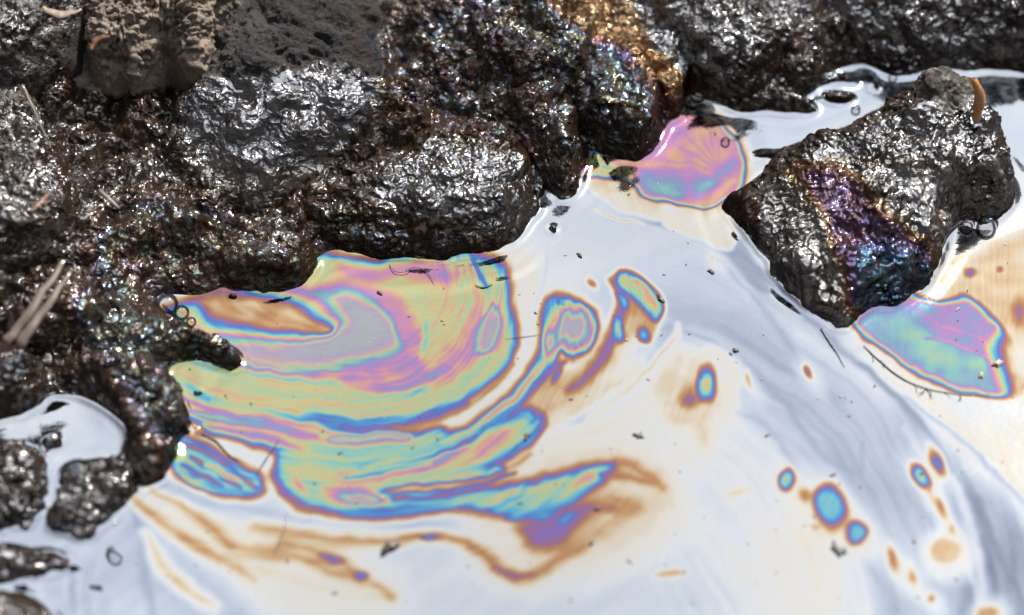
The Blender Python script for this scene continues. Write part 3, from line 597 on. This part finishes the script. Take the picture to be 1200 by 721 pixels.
# ---- the rocks
grit = dict(low=0.007, lowl=0.022, crag=0.0015, mid=0.0030, midl=0.009, wr=0.0010, nod=0.0022, nodl=0.0032, nodall=1, grit=0.0019)
rock('rock', [(232, 95), (250, 45), (285, 0), (340, -45), (410, -30), (445, 25), (465, 75), (470, 115), (458, 158), (430, 190), (385, 212), (330, 236), (275, 240), (225, 215), (202, 180), (205, 135)], 0.05,
     "large rounded boulder with dull charcoal top and bluish wrinkled wet front", inner=[(400, 10, .076), (350, 30, .078), (300, 60, .076), (430, 70, .072), (330, 105, .072), (400, 110, .066), (280, 140, .064), (350, 170, .058), (290, 200, .046), (240, 180, .044), (420, 160, .046), (360, 205, .038)],
     mat=m_char, zb=0.02, edge=0.035, seed=1.5, style=dict(low=0.005, mid=0.0018, midl=0.011, wr=0.0009, wrl=0.0042, nod=0.0008, dirx=-0.35, grit=0.0013))
rock('clod', [(90, -50), (88, 10), (100, 45), (104, 74), (122, 90), (142, 86), (156, 98), (176, 86), (190, 76), (199, 68), (208, 78), (224, 92), (240, 88), (256, 72), (262, 44), (286, 10), (300, -50), (190, -90)], 0.05,
     "crumbly dry pale brown earth clod hanging over the shaded hollow", 'clod', inner=[(150, 30, .082), (240, 40, .082), (140, 80, .076), (232, 80, .076), (200, -20, .09), (120, -20, .088), (270, -20, .09)], mat=m_clod, zb=0.052, edge=0.022, cell=0.0006, seed=2.1, style=grit)
rock('rock', [(-60, -60), (60, -60), (104, -20), (100, 20), (78, 50), (52, 72), (20, 88), (-60, 95)], 0.03, "grey slab with a rusty orange patch in the top left corner", mat=m_char, zb=0.07, edge=0.02, seed=4.2, style=dict(low=0.003, mid=0.0008, wr=0.0010, nod=0.0012, nodl=0.004, grit=0.0012))
rock('rock', [(-60, 118), (10, 112), (45, 128), (70, 170), (88, 225), (78, 270), (45, 300), (0, 325), (-60, 335)], 0.035, "dull blue-grey rock at the left edge above the pale reed pieces", mat=m_char, zb=0.04, edge=0.03, seed=5.7, style=dict(low=0.005, mid=0.0020, wr=0.0012, nod=0.0012, grit=0.001))
rock('rock', [(345, 250), (362, 222), (420, 214), (462, 196), (495, 172), (550, 163), (600, 176), (624, 205), (630, 245), (612, 282), (585, 297), (540, 306), (490, 312), (430, 306), (385, 292), (352, 275)], 0.04,
     "broad wet tarry boulder with silvery wrinkled top dipping into the rainbow film", inner=[(540, 200, .052), (580, 220, .045), (500, 230, .046), (430, 245, .036), (390, 250, .03), (560, 262, .030), (480, 275, .026), (420, 280, .02), (600, 260, .024)], zb=0.0, edge=0.022, seed=6.4,
     style=dict(low=0.004, mid=0.0012, wr=0.0011, wrl=0.0044, nod=0.0009, nodl=0.0044))
rock('rock', [(246, 322), (256, 296), (285, 278), (330, 278), (362, 292), (374, 312), (366, 332), (338, 344), (300, 348), (262, 342)], 0.026, "low glossy rock with pink and green sheen left of the broad boulder", zb=0.0, edge=0.016, seed=7.9, mat=m_fine, style=dict(low=0.003, mid=0.0012, wr=0.0008, nod=0.0008))
rock('rock', [(550, 158), (560, 128), (600, 108), (645, 104), (672, 125), (684, 160), (684, 200), (674, 226), (652, 226), (622, 196), (588, 172)], 0.034, "knobbly dark rock with turquoise flecks at the head of the bay", zb=0.008, edge=0.018, seed=8.3, mat=m_knob, style=dict(low=0.004, mid=0.002, wr=0.0008, nod=0.0016, nodl=0.006))
rock('rock', [(664, 96), (676, 66), (706, 52), (738, 66), (764, 98), (778, 138), (770, 170), (742, 186), (706, 178), (676, 160), (660, 128)], 0.036, "pitted rock with blue-green sheen beside the purple pool", zb=0.006, edge=0.018, seed=9.6, mat=m_knob, style=dict(low=0.004, mid=0.0022, wr=0.0009, nod=0.0017, nodl=0.0062))
rock('rock', [(536, 55), (548, 12), (590, -30), (650, -30), (686, 15), (702, 60), (696, 98), (660, 120), (610, 126), (565, 105)], 0.034, "dark jagged rock with green and violet glints at the top centre", zb=0.022, edge=0.022, seed=10.2, style=dict(low=0.006, mid=0.003, midl=0.016, wr=0.0012, nod=0.0010))
rock('rock', [(610, -60), (700, -70), (750, -20), (780, 25), (802, 66), (812, 98), (800, 122), (778, 124), (752, 100), (720, 66), (680, 44), (630, 16)], 0.012, "golden stained ridge running down to the purple pool", zb=0.016, edge=0.022, seed=11.8, mat=m_fine, style=dict(low=0.005, mid=0.0014, wr=0.0009, nod=0.0011, nodl=0.004))
rock('rock', [(735, -60), (850, -70), (950, -60), (968, -10), (955, 40), (925, 70), (890, 98), (845, 94), (808, 84), (782, 50), (752, 15)], 0.03, "silver-grey wrinkled rock right of the golden ridge", zb=0.022, edge=0.024, seed=12.4, mat=m_fine, style=dict(low=0.005, mid=0.003, midl=0.016, wr=0.0012, nod=0.001))
rock('rock', [(972, -60), (1090, -70), (1240, -60), (1240, 52), (1195, 66), (1140, 58), (1090, 66), (1040, 62), (1000, 46), (975, 10)], 0.03, "long grey wrinkled rock along the top right edge", zb=0.018, edge=0.026, seed=13.1, style=dict(low=0.005, mid=0.0028, midl=0.018, wr=0.0011, nod=0.001))
rock('rock', [(893, 72), (912, 46), (945, 42), (968, 60), (972, 86), (950, 106), (915, 106), (898, 94)], 0.022, "rounded brown lump on the shore left of the white upper pool", zb=0.006, edge=0.012, seed=14.9, mat=m_knob, style=dict(low=0.003, mid=0.0014, nod=0.0012))
rock('rock', [(834, 118), (842, 98), (868, 90), (900, 96), (925, 112), (956, 126), (962, 134), (940, 138), (905, 134), (870, 132)], 0.014, "low dark lump with a pointed tongue beside the white upper pool", zb=0.0, edge=0.010, seed=15.3, style=dict(low=0.002, mid=0.001, nod=0.0010))
rock('rock', [(1020, 66), (1045, 50), (1080, 56), (1092, 72), (1080, 88), (1050, 92), (1026, 84)], 0.016, "small nodular rock at the far shore behind the big right rock", zb=0.002, edge=0.010, seed=16.6, mat=m_knob, style=dict(low=0.003, mid=0.0012, nod=0.0014))
rock('rock', [(1096, 66), (1130, 58), (1190, 62), (1240, 66), (1240, 88), (1195, 92), (1160, 86), (1120, 88)], 0.012, "low silvery shelf of rock at the right edge of the far shore", zb=0.0, edge=0.010, seed=17.2, style=dict(low=0.003, mid=0.0014, nod=0.0012))
# big rock standing in the water on the right
rock('rock', [(836, 243), (858, 226), (886, 210), (906, 190), (950, 172, .012), (1000, 150, .02), (1045, 124, .03), (1072, 98, .045), (1100, 80, .055), (1130, 82, .055), (1150, 104, .045), (1156, 135, .03), (1172, 168, .02), (1192, 208, .008), (1190, 240), (1176, 266), (1150, 272),
              (1128, 264), (1112, 292), (1102, 328), (1084, 352), (1048, 366), (1018, 378), (988, 392), (955, 380), (925, 362), (897, 338), (876, 308), (858, 270)], 0.05,
     "big craggy rock standing in the film with a violet and blue stripe", inner=[(1108, 92, .082), (1140, 120, .07), (1080, 125, .072), (1030, 160, .062), (970, 190, .050), (920, 210, .036), (1100, 170, .066), (1150, 190, .050), (1040, 220, .056), (960, 240, .044), (1100, 240, .042), (1165, 240, .025), (890, 235, .016), (868, 250, .012),
     (1000, 290, .036), (940, 300, .030), (1060, 300, .034), (1085, 330, .022), (900, 290, .012), (1030, 340, .022), (975, 355, .018), (930, 340, .012)], zb=0.0, edge=0.015, hs=0.82, seed=33.1, mat=m_knob, style=dict(low=0.0035, mid=0.0016, midl=0.014, wr=0.0010, nod=0.0013, nodl=0.0050))
rock('rock', [(864, 182), (880, 174), (915, 172), (955, 158), (1000, 142), (1045, 120), (1080, 100), (1092, 116), (1060, 150), (1000, 178), (940, 192), (905, 200), (880, 192)], 0.010, "smooth dark tar tongue behind the big right rock", zb=0.0, edge=0.012, seed=19.4, style=dict(low=0.0012, mid=0.0003, wr=0.0001, nod=0.0001))
for k, (pts, lab) in enumerate([([(953, 100), (972, 92), (990, 90), (1010, 98), (1000, 104), (980, 102), (962, 106)], "thin dark islet nearest the far shore in the white upper pool"),
                                ([(958, 118), (968, 110), (985, 112), (1000, 112), (1002, 120), (988, 126), (965, 124)], "dark lumpy islet in the middle of the white upper pool"),
                                ([(1020, 100), (1026, 95), (1034, 97), (1034, 104), (1026, 107)], "small round dark pebble in the white upper pool")]):
    rock('rock', pts, 0.006, lab, zb=0.0, edge=0.0045, cell=0.0005, seed=20 + k * 1.3, style=dict(low=0.001, mid=0.0006, nod=0.0006))
# left shore lumps
rock('rock', [(4, 392), (14, 362), (50, 342), (90, 338), (122, 352), (130, 378), (110, 398), (72, 410), (30, 416)], 0.03, "smooth dark lump below the pale reed pieces", zb=0.010, edge=0.018, seed=24.2, mat=m_knob, style=dict(low=0.003, mid=0.0014, nod=0.001))
rock('rock', [(92, 380), (120, 362), (165, 368), (205, 386), (245, 400), (278, 412), (290, 430), (272, 440), (236, 430), (190, 432), (140, 426), (105, 412)], 0.024, "long dark lump pointing right into the rainbow film", zb=0.0, edge=0.014, seed=25.9, mat=m_knob, style=dict(low=0.004, mid=0.0028, nod=0.0026, nodl=0.007))
rock('rock', [(108, 448), (135, 428), (178, 430), (206, 450), (226, 482), (228, 510), (212, 520), (210, 545), (196, 566), (170, 576), (148, 566), (142, 535), (150, 505), (125, 480)], 0.026, "glossy bulbous rock at the left end of the colour bands", zb=0.0, edge=0.014, seed=26.3, mat=m_knob, style=dict(low=0.005, mid=0.0030, nod=0.0030, nodl=0.0085, nodall=1))
rock('rock', [(-40, 415), (10, 408), (48, 425), (58, 450), (40, 476), (0, 490), (-40, 488)], 0.022, "dark wet rock at the left edge above the small pale pool", zb=0.008, edge=0.016, seed=27.4, mat=m_fine, style=dict(low=0.003, mid=0.0018, nod=0.0016))
rock('rock', [(-40, 520), (8, 518), (44, 530), (66, 556), (64, 600), (40, 630), (0, 634), (-40, 636)], 0.016, "ribbed dark rock at the left edge below the small pale pool", zb=0.0, edge=0.014, seed=28.8, mat=m_knob, style=dict(low=0.004, mid=0.0034, midl=0.014, nod=0.0026, nodl=0.009))
rock('rock', [(50, 570), (64, 548), (96, 536), (130, 540), (168, 548), (176, 568), (158, 596), (136, 622), (104, 642), (72, 638), (50, 612)], 0.016, "round tar knob with a pale film cap at the lower left shore", zb=0.0, edge=0.016, seed=29.1, mat=m_knob, style=dict(low=0.004, mid=0.0026, midl=0.016, wr=0.0008, nod=0.0030, nodl=0.010, nodall=1))
rock('rock', [(-40, 690), (20, 682), (50, 690), (78, 706), (98, 740), (80, 790), (-40, 790)], 0.016, "smooth dark brown rock in the bottom left corner", zb=0.0, edge=0.016, seed=30.5, style=dict(low=0.002, mid=0.0006, wr=0.0003, nod=0.0004))
rock('rock', [(-40, 634), (20, 636), (60, 642), (92, 652), (84, 674), (50, 688), (0, 690), (-40, 688)], 0.012, "flat knobbly stone at the left edge above the bottom corner rock", zb=0.0, edge=0.010, seed=31.7, mat=m_knob, style=dict(low=0.003, mid=0.0028, nod=0.0028, nodl=0.009))
for k, (x, y, rx, ry, lab) in enumerate([(86, 668, 16, 7, "small dark stone in the pale film under the round tar knob"), (114, 690, 13, 7, "small dark stone nearest the open film at the lower left"), (52, 672, 10, 8, "tiny stone beside the flat knobbly stone at the lower left"),
                                         (230, 503, 8, 4, "tiny dark stone right of the glossy bulbous rock"), (273, 351, 9, 6, "tiny stone in the tan film below the low glossy rock"), (232, 462, 9, 4, "tiny dark stone under the long pointed lump"),
                                         (712, 190, 10, 7, "small dark pebble in the rainbow shallows below the pitted rock"), (891, 344, 4, 4, "tiny dark bead in the film left of the big right rock"), (632, 205, 12, 30, "rounded dark foot at the waterline under the knobbly rock"),
                                         (648, 270, 8, 6, "small wet nub where the broad boulder meets the bay"), (838, 158, 6, 5, "tiny pebble in the cream film above the purple pool")]):
    a0 = np.linspace(0, 2 * math.pi, 9)[:-1]; r_ = 1 + 0.25 * np.array([random.uniform(-1, 1) for _ in a0])
    rock('pebble' if k not in (0, 1) else 'rock', [(x + rx * r * math.cos(q), y + ry * r * math.sin(q)) for q, r in zip(a0, r_)], 0.004 + 0.0003 * rx, lab, 'pebble' if k not in (0, 1) else 'rock', zb=0.0, edge=0.0035, cell=0.0005, seed=40 + k * 1.7, style=dict(low=0.001, mid=0.0009, wr=0.0004, nod=0.0006))

for k, (x, y, rx, ry, z_, lab) in enumerate([(64, 520, 16, 8, .007, "low black lump at the lower rim of the small pale pool"), (98, 508, 11, 6, .005, "black nub in the middle of the small pale pool"), (20, 452, 15, 9, .008, "rounded lump at the left end of the small pale pool"),
                                             (132, 472, 9, 7, .006, "little lump at the right rim of the small pale pool"), (28, 660, 13, 8, .007, "lumpy stone at the left edge just under the ribbed rock"), (66, 656, 9, 6, .005, "little stone right of the lumpy one under the ribbed rock"),
                                             (226, 544, 6, 9, .004, "thin dark sliver of rock at the foot of the glossy bulbous rock"), (300, 352, 12, 4, .004, "flat dark stone under the low glossy rock in the tan film"), (618, 240, 15, 22, .010, "knobbly side lobe against the right flank of the broad boulder")]):
    a0 = np.linspace(0, 2 * math.pi, 10)[:-1]; r_ = 1 + 0.28 * np.array([random.uniform(-1, 1) for _ in a0])
    rock('rock', [(x + rx * r * math.cos(q), y + ry * r * math.sin(q)) for q, r in zip(a0, r_)], z_, lab, zb=0.0, edge=0.005, cell=0.00055, seed=70 + k * 1.9, style=dict(low=0.0018, mid=0.0012, wr=0.0005, nod=0.0009, nodl=0.004))
# ------------------------------------------------------------------ water with its film
xs = axis(-0.37, 0.37, 0.00070, 12.0, 1.5); ys = axis(-0.24, 0.30, 0.00070, 12.0, 1.5)
X, Y = np.meshgrid(xs, ys)
def blur(a, r, it=2):
    for _ in range(it):
        for ax in (0, 1):
            c = np.cumsum(np.pad(a, [(r + 1, r) if k == ax else (0, 0) for k in (0, 1)], mode='edge'), axis=ax, dtype=np.float64)
            a = (c[2 * r + 1:] - c[:-2 * r - 1]) if ax == 0 else (c[:, 2 * r + 1:] - c[:, :-2 * r - 1]); a = a / (2 * r + 1)
    return a
cov = np.zeros(X.shape, np.float32); cp = np.concatenate(COVER)
ci = np.searchsorted(xs, cp[:, 0]); cj = np.searchsorted(ys, cp[:, 1]); ok = (ci > 0) & (ci < len(xs) - 1) & (cj > 0) & (cj < len(ys) - 1)
np.add.at(cov, (cj[ok], ci[ok]), 1); cov = np.clip(cov, 0, 1); cov = (blur(cov, 1, 1) > 0.3).astype(np.float32)
b1 = blur(cov, 4, 2); b2 = blur(cov, 14, 2); b3 = blur(cov, 32, 2)
pp = np.stack([X.ravel(), Y.ravel(), np.zeros(X.size)], 1)
rp_ = fbm(pp, 0.05, 2).reshape(X.shape)
Z = 0.0011 * sstep(0.0, 0.75, b1) + 0.0011 * sstep(0.02, 0.6, b2)
Z += 0.00024 * np.sin(b3 * 26 + 2.2 * rp_) * sstep(0.01, 0.12, b3) * (1 - sstep(0.5, 0.8, b2)) * (0.4 + sstep(-0.1, 0.5, rp_))
Z += 0.00010 * rp_ + 0.00035 * fbm(pp, 0.14, 2, off=5).reshape(X.shape)
fr = (np.hypot(X, Y) > 0.8); Z[fr] = 0
keep = (blur(cov, 5, 1) < 0.985) | fr
keep &= ~((np.hypot(X, Y) > 0.75) & (Y > 0.5))
p = np.stack([X, Y, Z], -1)[keep]; px, py = P(p[:, 0], p[:, 1], np.zeros(len(p)))
th = T.read(px, py)
grime = sstep(0.35, 0.9, b1[keep]) * 0.5
water = mesh_obj("water", p, grid_mesh(xs, ys, keep), m_film, None, {'thickness': th})
tag(water, "still water under a swirling iridescent oil film", None, None, 'structure')

# ------------------------------------------------------------------ plant bits, threads, flecks
def zz(px, py, z): return W(px, py, z)[0]
def strand(name, pts, rad, mat, label, cat, n=6, flat=1.0, seg=6):
    rad = [q * 0.65 for q in rad] if cat == 'fibre' else rad
    c = catmull([zz(*q) for q in pts], False, seg); r0 = random.Random(len(label)); j = max(rad) * 0.22
    c = c + np.array([[r0.uniform(-j, j), r0.uniform(-j, j), r0.uniform(-j, j) * 0.5] for _ in c]); v, f = tube(c, rad, n, flat); return tag(py_obj(name, v, f, mat), label, cat)
# curled husk on the crest of the right rock
hv = []; hf = []; c = catmull([zz(1143, 142, .068), zz(1147, 125, .078), zz(1147, 108, .088), zz(1141, 92, .096)], False, 6); m = len(c)
for i, q in enumerate(c):
    s = i / (m - 1); r = 0.0034 * math.sin(math.pi * (0.12 + 0.80 * s))**0.7
    for shell, rr in ((0, r), (1, r * 0.78)):
        for k in range(9):
            a = R(-150 + 300 * k / 8) ; hv.append((q[0] + rr * math.cos(a), q[1] + rr * math.sin(a) * 0.8, q[2] + 0.0004 * math.sin(k * 2.1 + i)))
for i in range(m - 1):
    for k in range(8):
        a = i * 18 + k; hf.append((a, a + 1, a + 19, a + 18)); a += 9; hf.append((a + 1, a, a + 18, a + 19))
    for k in (0, 8): a = i * 18 + k; hf.append((a, a + 18, a + 27, a + 9))
for i in (0, m - 1):
    for k in range(8): a = i * 18 + k; hf.append((a, a + 1, a + 10, a + 9))
tag(py_obj('seed_husk', hv, hf, m_husk), "curled orange-brown seed husk stuck on the crest of the big right rock", 'husk')
strand('reed_piece', [(6, 402, .040), (40, 360, .050), (74, 305, .060)], [.0035, .003, .0015], m_straw, "pale split reed piece, the upper left of the pair below the blue-grey rock", 'reed', 8, 0.5)
strand('reed_piece', [(22, 405, .040), (52, 362, .050), (84, 318, .058)], [.004, .0028, .001], m_straw, "pale split reed piece, the lower right of the pair below the blue-grey rock", 'reed', 8, 0.5)
strand('straw', [(26, 100, .100), (40, 130, .092), (54, 162, .082)], [.0009, .0011, .0006], m_straw, "thin brown grass stem lying beside the hollow under the clod", 'stem')
strand('dry_grass', [(116, 222, .056), (128, 233, .055), (140, 244, .052)], [.0011, .0014, .0008], m_speck, "short flat grey grass blade stuck in the tar at the left", 'grass blade', 6, 0.3)
strand('leaf_scrap', [(36, 248, .084), (46, 238, .084), (57, 226, .082)], [.0008, .0021, .0006], m_leaf, "narrow orange leaf scrap on the blue-grey left rock", 'leaf', 7, 0.35)
strand('leaf_scrap', [(106, 58, .122), (113, 46, .124), (128, 42, .126)], [.0008, .0024, .0008], m_leaf, "small orange leaf scrap caught at the edge of the dry clod", 'leaf', 7, 0.35)
strand('leaf_scrap', [(50, 8, .108), (70, 18, .104), (95, 12, .105)], [.001, .004, .001], plain("tan_leaf", (0.16, 0.11, 0.075), 0.6), "tan curled leaf scrap on the grey top left slab", 'leaf', 8, 0.4)
strand('fibre', [(456, 310, .0016), (462, 318, .0016), (474, 319, .0016), (484, 314, .0016), (498, 317, .0016), (508, 329, .0016)], [.0003, .0004, .0003], m_thread, "dark wavy hair-thin fibre on the film below the broad boulder", 'fibre', 5)
strand('fibre', [(1012, 405, .0006), (1030, 422, .0006), (1055, 442, .0006), (1085, 455, .0006), (1125, 462, .0006), (1160, 463, .0006)], [.0004, .0006, .0004, .0002], m_thread, "long dark curved fibre below the blue right pool", 'fibre', 5)
par = bpy.data.objects['fibre.001'] if 'fibre.001' in bpy.data.objects else bpy.data.objects['fibre']
_r = random.Random(4)
for k in range(16):
    q = _r.choice([(1030, 422), (1044, 433), (1055, 442), (1070, 449), (1085, 455), (1105, 459), (1125, 462), (1018, 411)]); a = _r.uniform(0.2, 2.6); L = _r.uniform(6, 15)
    v, f = tube([zz(q[0], q[1], .0006), zz(q[0] + L * 0.5 * math.cos(a), q[1] + L * 0.5 * math.sin(a), .0007), zz(q[0] + L * math.cos(a + .3), q[1] + L * math.sin(a + .3), .0005)], [.0002, .0001], 4)
    py_obj('rootlet', v, f, m_thread, par)
strand('fibre', [(962, 385, .001), (975, 405, .0006), (990, 430, .0006)], [.0009, .0006, .0002], m_thread, "short dark rootlet at the foot of the big right rock", 'fibre', 5)
strand('fibre', [(336, 603, .0006), (332, 622, .0006), (322, 648, .0006)], [.0003, .0004, .0002], m_thread, "dark hair-thin fibre lying across the brown streaks", 'fibre', 5)
strand('fibre', [(300, 556, .0006), (310, 540, .0006), (326, 516, .0006)], [.0002, .0004, .0002], m_thread, "thin fibre lying among the left colour bands", 'fibre', 5)
strand('fibre', [(236, 509, .001), (252, 516, .0008), (268, 533, .0006), (280, 540, .0006)], [.0005, .0008, .0003], m_thread, "dark bent fibre at the left shore above the small swirl", 'fibre', 5)
strand('fibre', [(556, 334, .0006), (566, 337, .0006), (577, 333, .0006)], [.0003, .0006, .0003], m_thread, "short dark fibre at the top rim of the rainbow vortex", 'fibre', 5)
strand('fibre', [(592, 397, .0005), (612, 395, .0005), (634, 392, .0005)], [.0001, .0003, .0001], m_thread, "hair-thin fibre between the vortex and the grey-hearted blob", 'fibre', 5)
# flat crumbs on the film
def flake(rad, seed, rough=0.45, h=0.5):
    r = random.Random(seed); n = 9; v = []; f = []
    o = [1 + rough * r.uniform(-1, 1) for _ in range(n)]
    for ring, (s, z) in enumerate(((0.8, -0.25), (1.0, 0.05), (0.65, h * 0.7))):
        for k in range(n):
            a = 2 * math.pi * k / n; v.append((rad * s * o[k] * math.cos(a), rad * s * o[k] * math.sin(a) * 0.6, rad * (z + 0.12 * r.uniform(-1, 1))))
    for q in range(2):
        for k in range(n): f.append((q * n + k, q * n + (k + 1) % n, (q + 1) * n + (k + 1) % n, (q + 1) * n + k))
    v.append((0, 0, rad * h)); v.append((0, 0, -rad * 0.3))
    for k in range(n): f.append((2 * n + k, 2 * n + (k + 1) % n, 3 * n)); f.append(((k + 1) % n, k, 3 * n + 1))
    return v, f
big = [(457, 641, .0058, "largest dark brown crumb, lying in the arc under the colour bands", m_speck), (982, 644, .0050, "grey crumb under the big blue droplet", plain("grey_crumb", (0.16, 0.16, 0.17), 0.6)), (748, 511, .0026, "grey-purple crumb in the cream film", m_speck),
       (445, 343, .0017, "round black crumb inside the vortex", m_speck), (679, 299, .0020, "dark triangular crumb on the white film of the bay", m_speck), (833, 318, .0021, "black crumb on the white film near the big right rock", m_speck),
       (774, 350, .0026, "dark crumb at the right tip of the tall blob", m_speck), (1169, 425, .0034, "crusty crumb at the tip of the blue right pool", m_palespeck), (1150, 440, .0024, "small pale crumb below the crusty one at the right pool", m_palespeck),
       (617, 512, .0024, "dark crumb on the blue nose of the second band", m_speck), (862, 410, .0020, "oblong grey crumb right of the purple spot", m_speck), (700, 596, .0020, "black crumb above the purple patch", m_speck), (693, 636, .0020, "brown crumb right of the purple patch", m_speck)]
for k, (x, y, r_, lab, mt) in enumerate(big):
    v, f = flake(r_, 50 + k); o = py_obj('crumb', v, f, mt, smooth=False); o.location = zz(x, y, 0.0005); o.rotation_euler.z = random.uniform(0, 3); tag(o, lab, 'crumb')
protos = []
for k in range(7):
    v, f = flake(0.0010, 90 + k, 0.6); v = [(q[0] * 0.8, q[1] * 0.8, q[2] * 0.8) for q in v]; me = bpy.data.meshes.new('fleck'); me.from_pydata(v, [], f); me.materials.append(m_speck if k < 5 else m_palespeck); protos.append(me)
cnt = 0; tries = 0
lookup = cov
while cnt < 150 and tries < 4000:
    tries += 1; x = random.uniform(130, 1195); y = random.uniform(210, 715)
    if cnt > 120 and not (600 < x < 1150): continue
    q = zz(x, y, 0.0); i = min(np.searchsorted(xs, q[0]), len(xs) - 1); j = min(np.searchsorted(ys, q[1]), len(ys) - 1)
    if b2[j, i] > 0.02: continue
    o = bpy.data.objects.new('fleck', protos[cnt % 7]); COL.objects.link(o); s = random.choice((0.5, 0.6, 0.7, 0.8, 1.0, 1.4))
    o.location = (q[0], q[1], float(Z[j, i]) + 0.0002); o.scale = (s * random.uniform(0.8, 1.7), s, s); o.rotation_euler.z = random.uniform(0, 6.28)
    tag(o, "tiny dark fleck of grit afloat on the open oil film", 'fleck', 'grit flecks afloat on the film'); cnt += 1

# ------------------------------------------------------------------ bubbles and their wet rims
m_bub = bpy.data.materials.new("bubble_skin"); m_bub.use_nodes = True; t = m_bub.node_tree; t.nodes.clear()
o_ = N(t, 'ShaderNodeOutputMaterial'); gl = N(t, 'ShaderNodeBsdfGlossy'); tr = N(t, 'ShaderNodeBsdfTransparent'); ms = N(t, 'ShaderNodeMixShader'); lw = N(t, 'ShaderNodeLayerWeight'); lw.inputs[0].default_value = 0.35
rp = film_ramp(t); t.links.new(mapr(t, noise_(t, 400, 2), 0.3, 0.7, 0.1, 0.7), rp.inputs[0]); t.links.new(rp.outputs[0], gl.inputs[0]); gl.inputs['Roughness'].default_value = 0.04
tr.inputs[0].default_value = (0.95, 0.94, 0.93, 1); t.links.new(mapr(t, lw.outputs['Fresnel'], 0.0, 1.0, 0.06, 0.9), ms.inputs[0]); t.links.new(tr.outputs[0], ms.inputs[1]); t.links.new(gl.outputs[0], ms.inputs[2]); t.links.new(ms.outputs[0], o_.inputs[0])
def bubble(x, y, z, r, lab):
    v = []; f = []; n = 20; rings = 8
    for i in range(rings):
        a = R(-25) + (math.pi / 2 + R(25)) * i / rings
        for k in range(n): b_ = 2 * math.pi * k / n; v.append((r * math.cos(a) * math.cos(b_), r * math.cos(a) * math.sin(b_), r * math.sin(a) * 0.85))
    v.append((0, 0, r * 0.85))
    for i in range(rings - 1):
        for k in range(n): f.append((i * n + k, i * n + (k + 1) % n, (i + 1) * n + (k + 1) % n, (i + 1) * n + k))
    for k in range(n): f.append(((rings - 1) * n + k, (rings - 1) * n + (k + 1) % n, rings * n))
    o = py_obj('bubble', v, f, m_bub); o.location = zz(x, y, z); tag(o, lab, 'bubble')
for b_ in [(1003, 128, .001, .003, "bubble right of the lumpy islet"), (1046, 92, .001, .003, "tiny bubble at the far shore of the white upper pool"),
           (196, 356, .002, .0065, "largest clear bubble of the cluster left of the tan tongue"), (176, 352, .004, .0045, "middle bubble of the cluster left of the tan tongue"), (213, 366, .001, .0045, "right bubble of the cluster left of the tan tongue"),
           (224, 377, .001, .003, "smallest bubble of the cluster left of the tan tongue"), (1158, 262, .004, .0062, "fat clear bubble at the right foot of the big right rock"), (1135, 262, .004, .004, "small bubble left of the fat one at the big right rock"),
           (938, 110, .001, .004, "clear bubble at the left end of the white upper pool"), (942, 104, .001, .003, "tiny bubble behind its neighbour in the white upper pool"), (600, 272, .006, .0045, "bubble at the right foot of the broad boulder"),
           (612, 262, .004, .003, "small bubble beside the broad boulder foot"), (120, 608, .020, .004, "small bubble on the round tar knob"), (818, 113, .001, .006, "bubble in the cream hollow above the purple pool"), (850, 166, .001, .003, "tiny bubble right of the purple pool"), (90, 556, .018, .009, "wide bubble dome on top of the round tar knob")]:
    bubble(*b_)
print("objects", len(bpy.data.objects), "tris~", sum(len(m.polygons) * 2 for m in bpy.data.meshes))
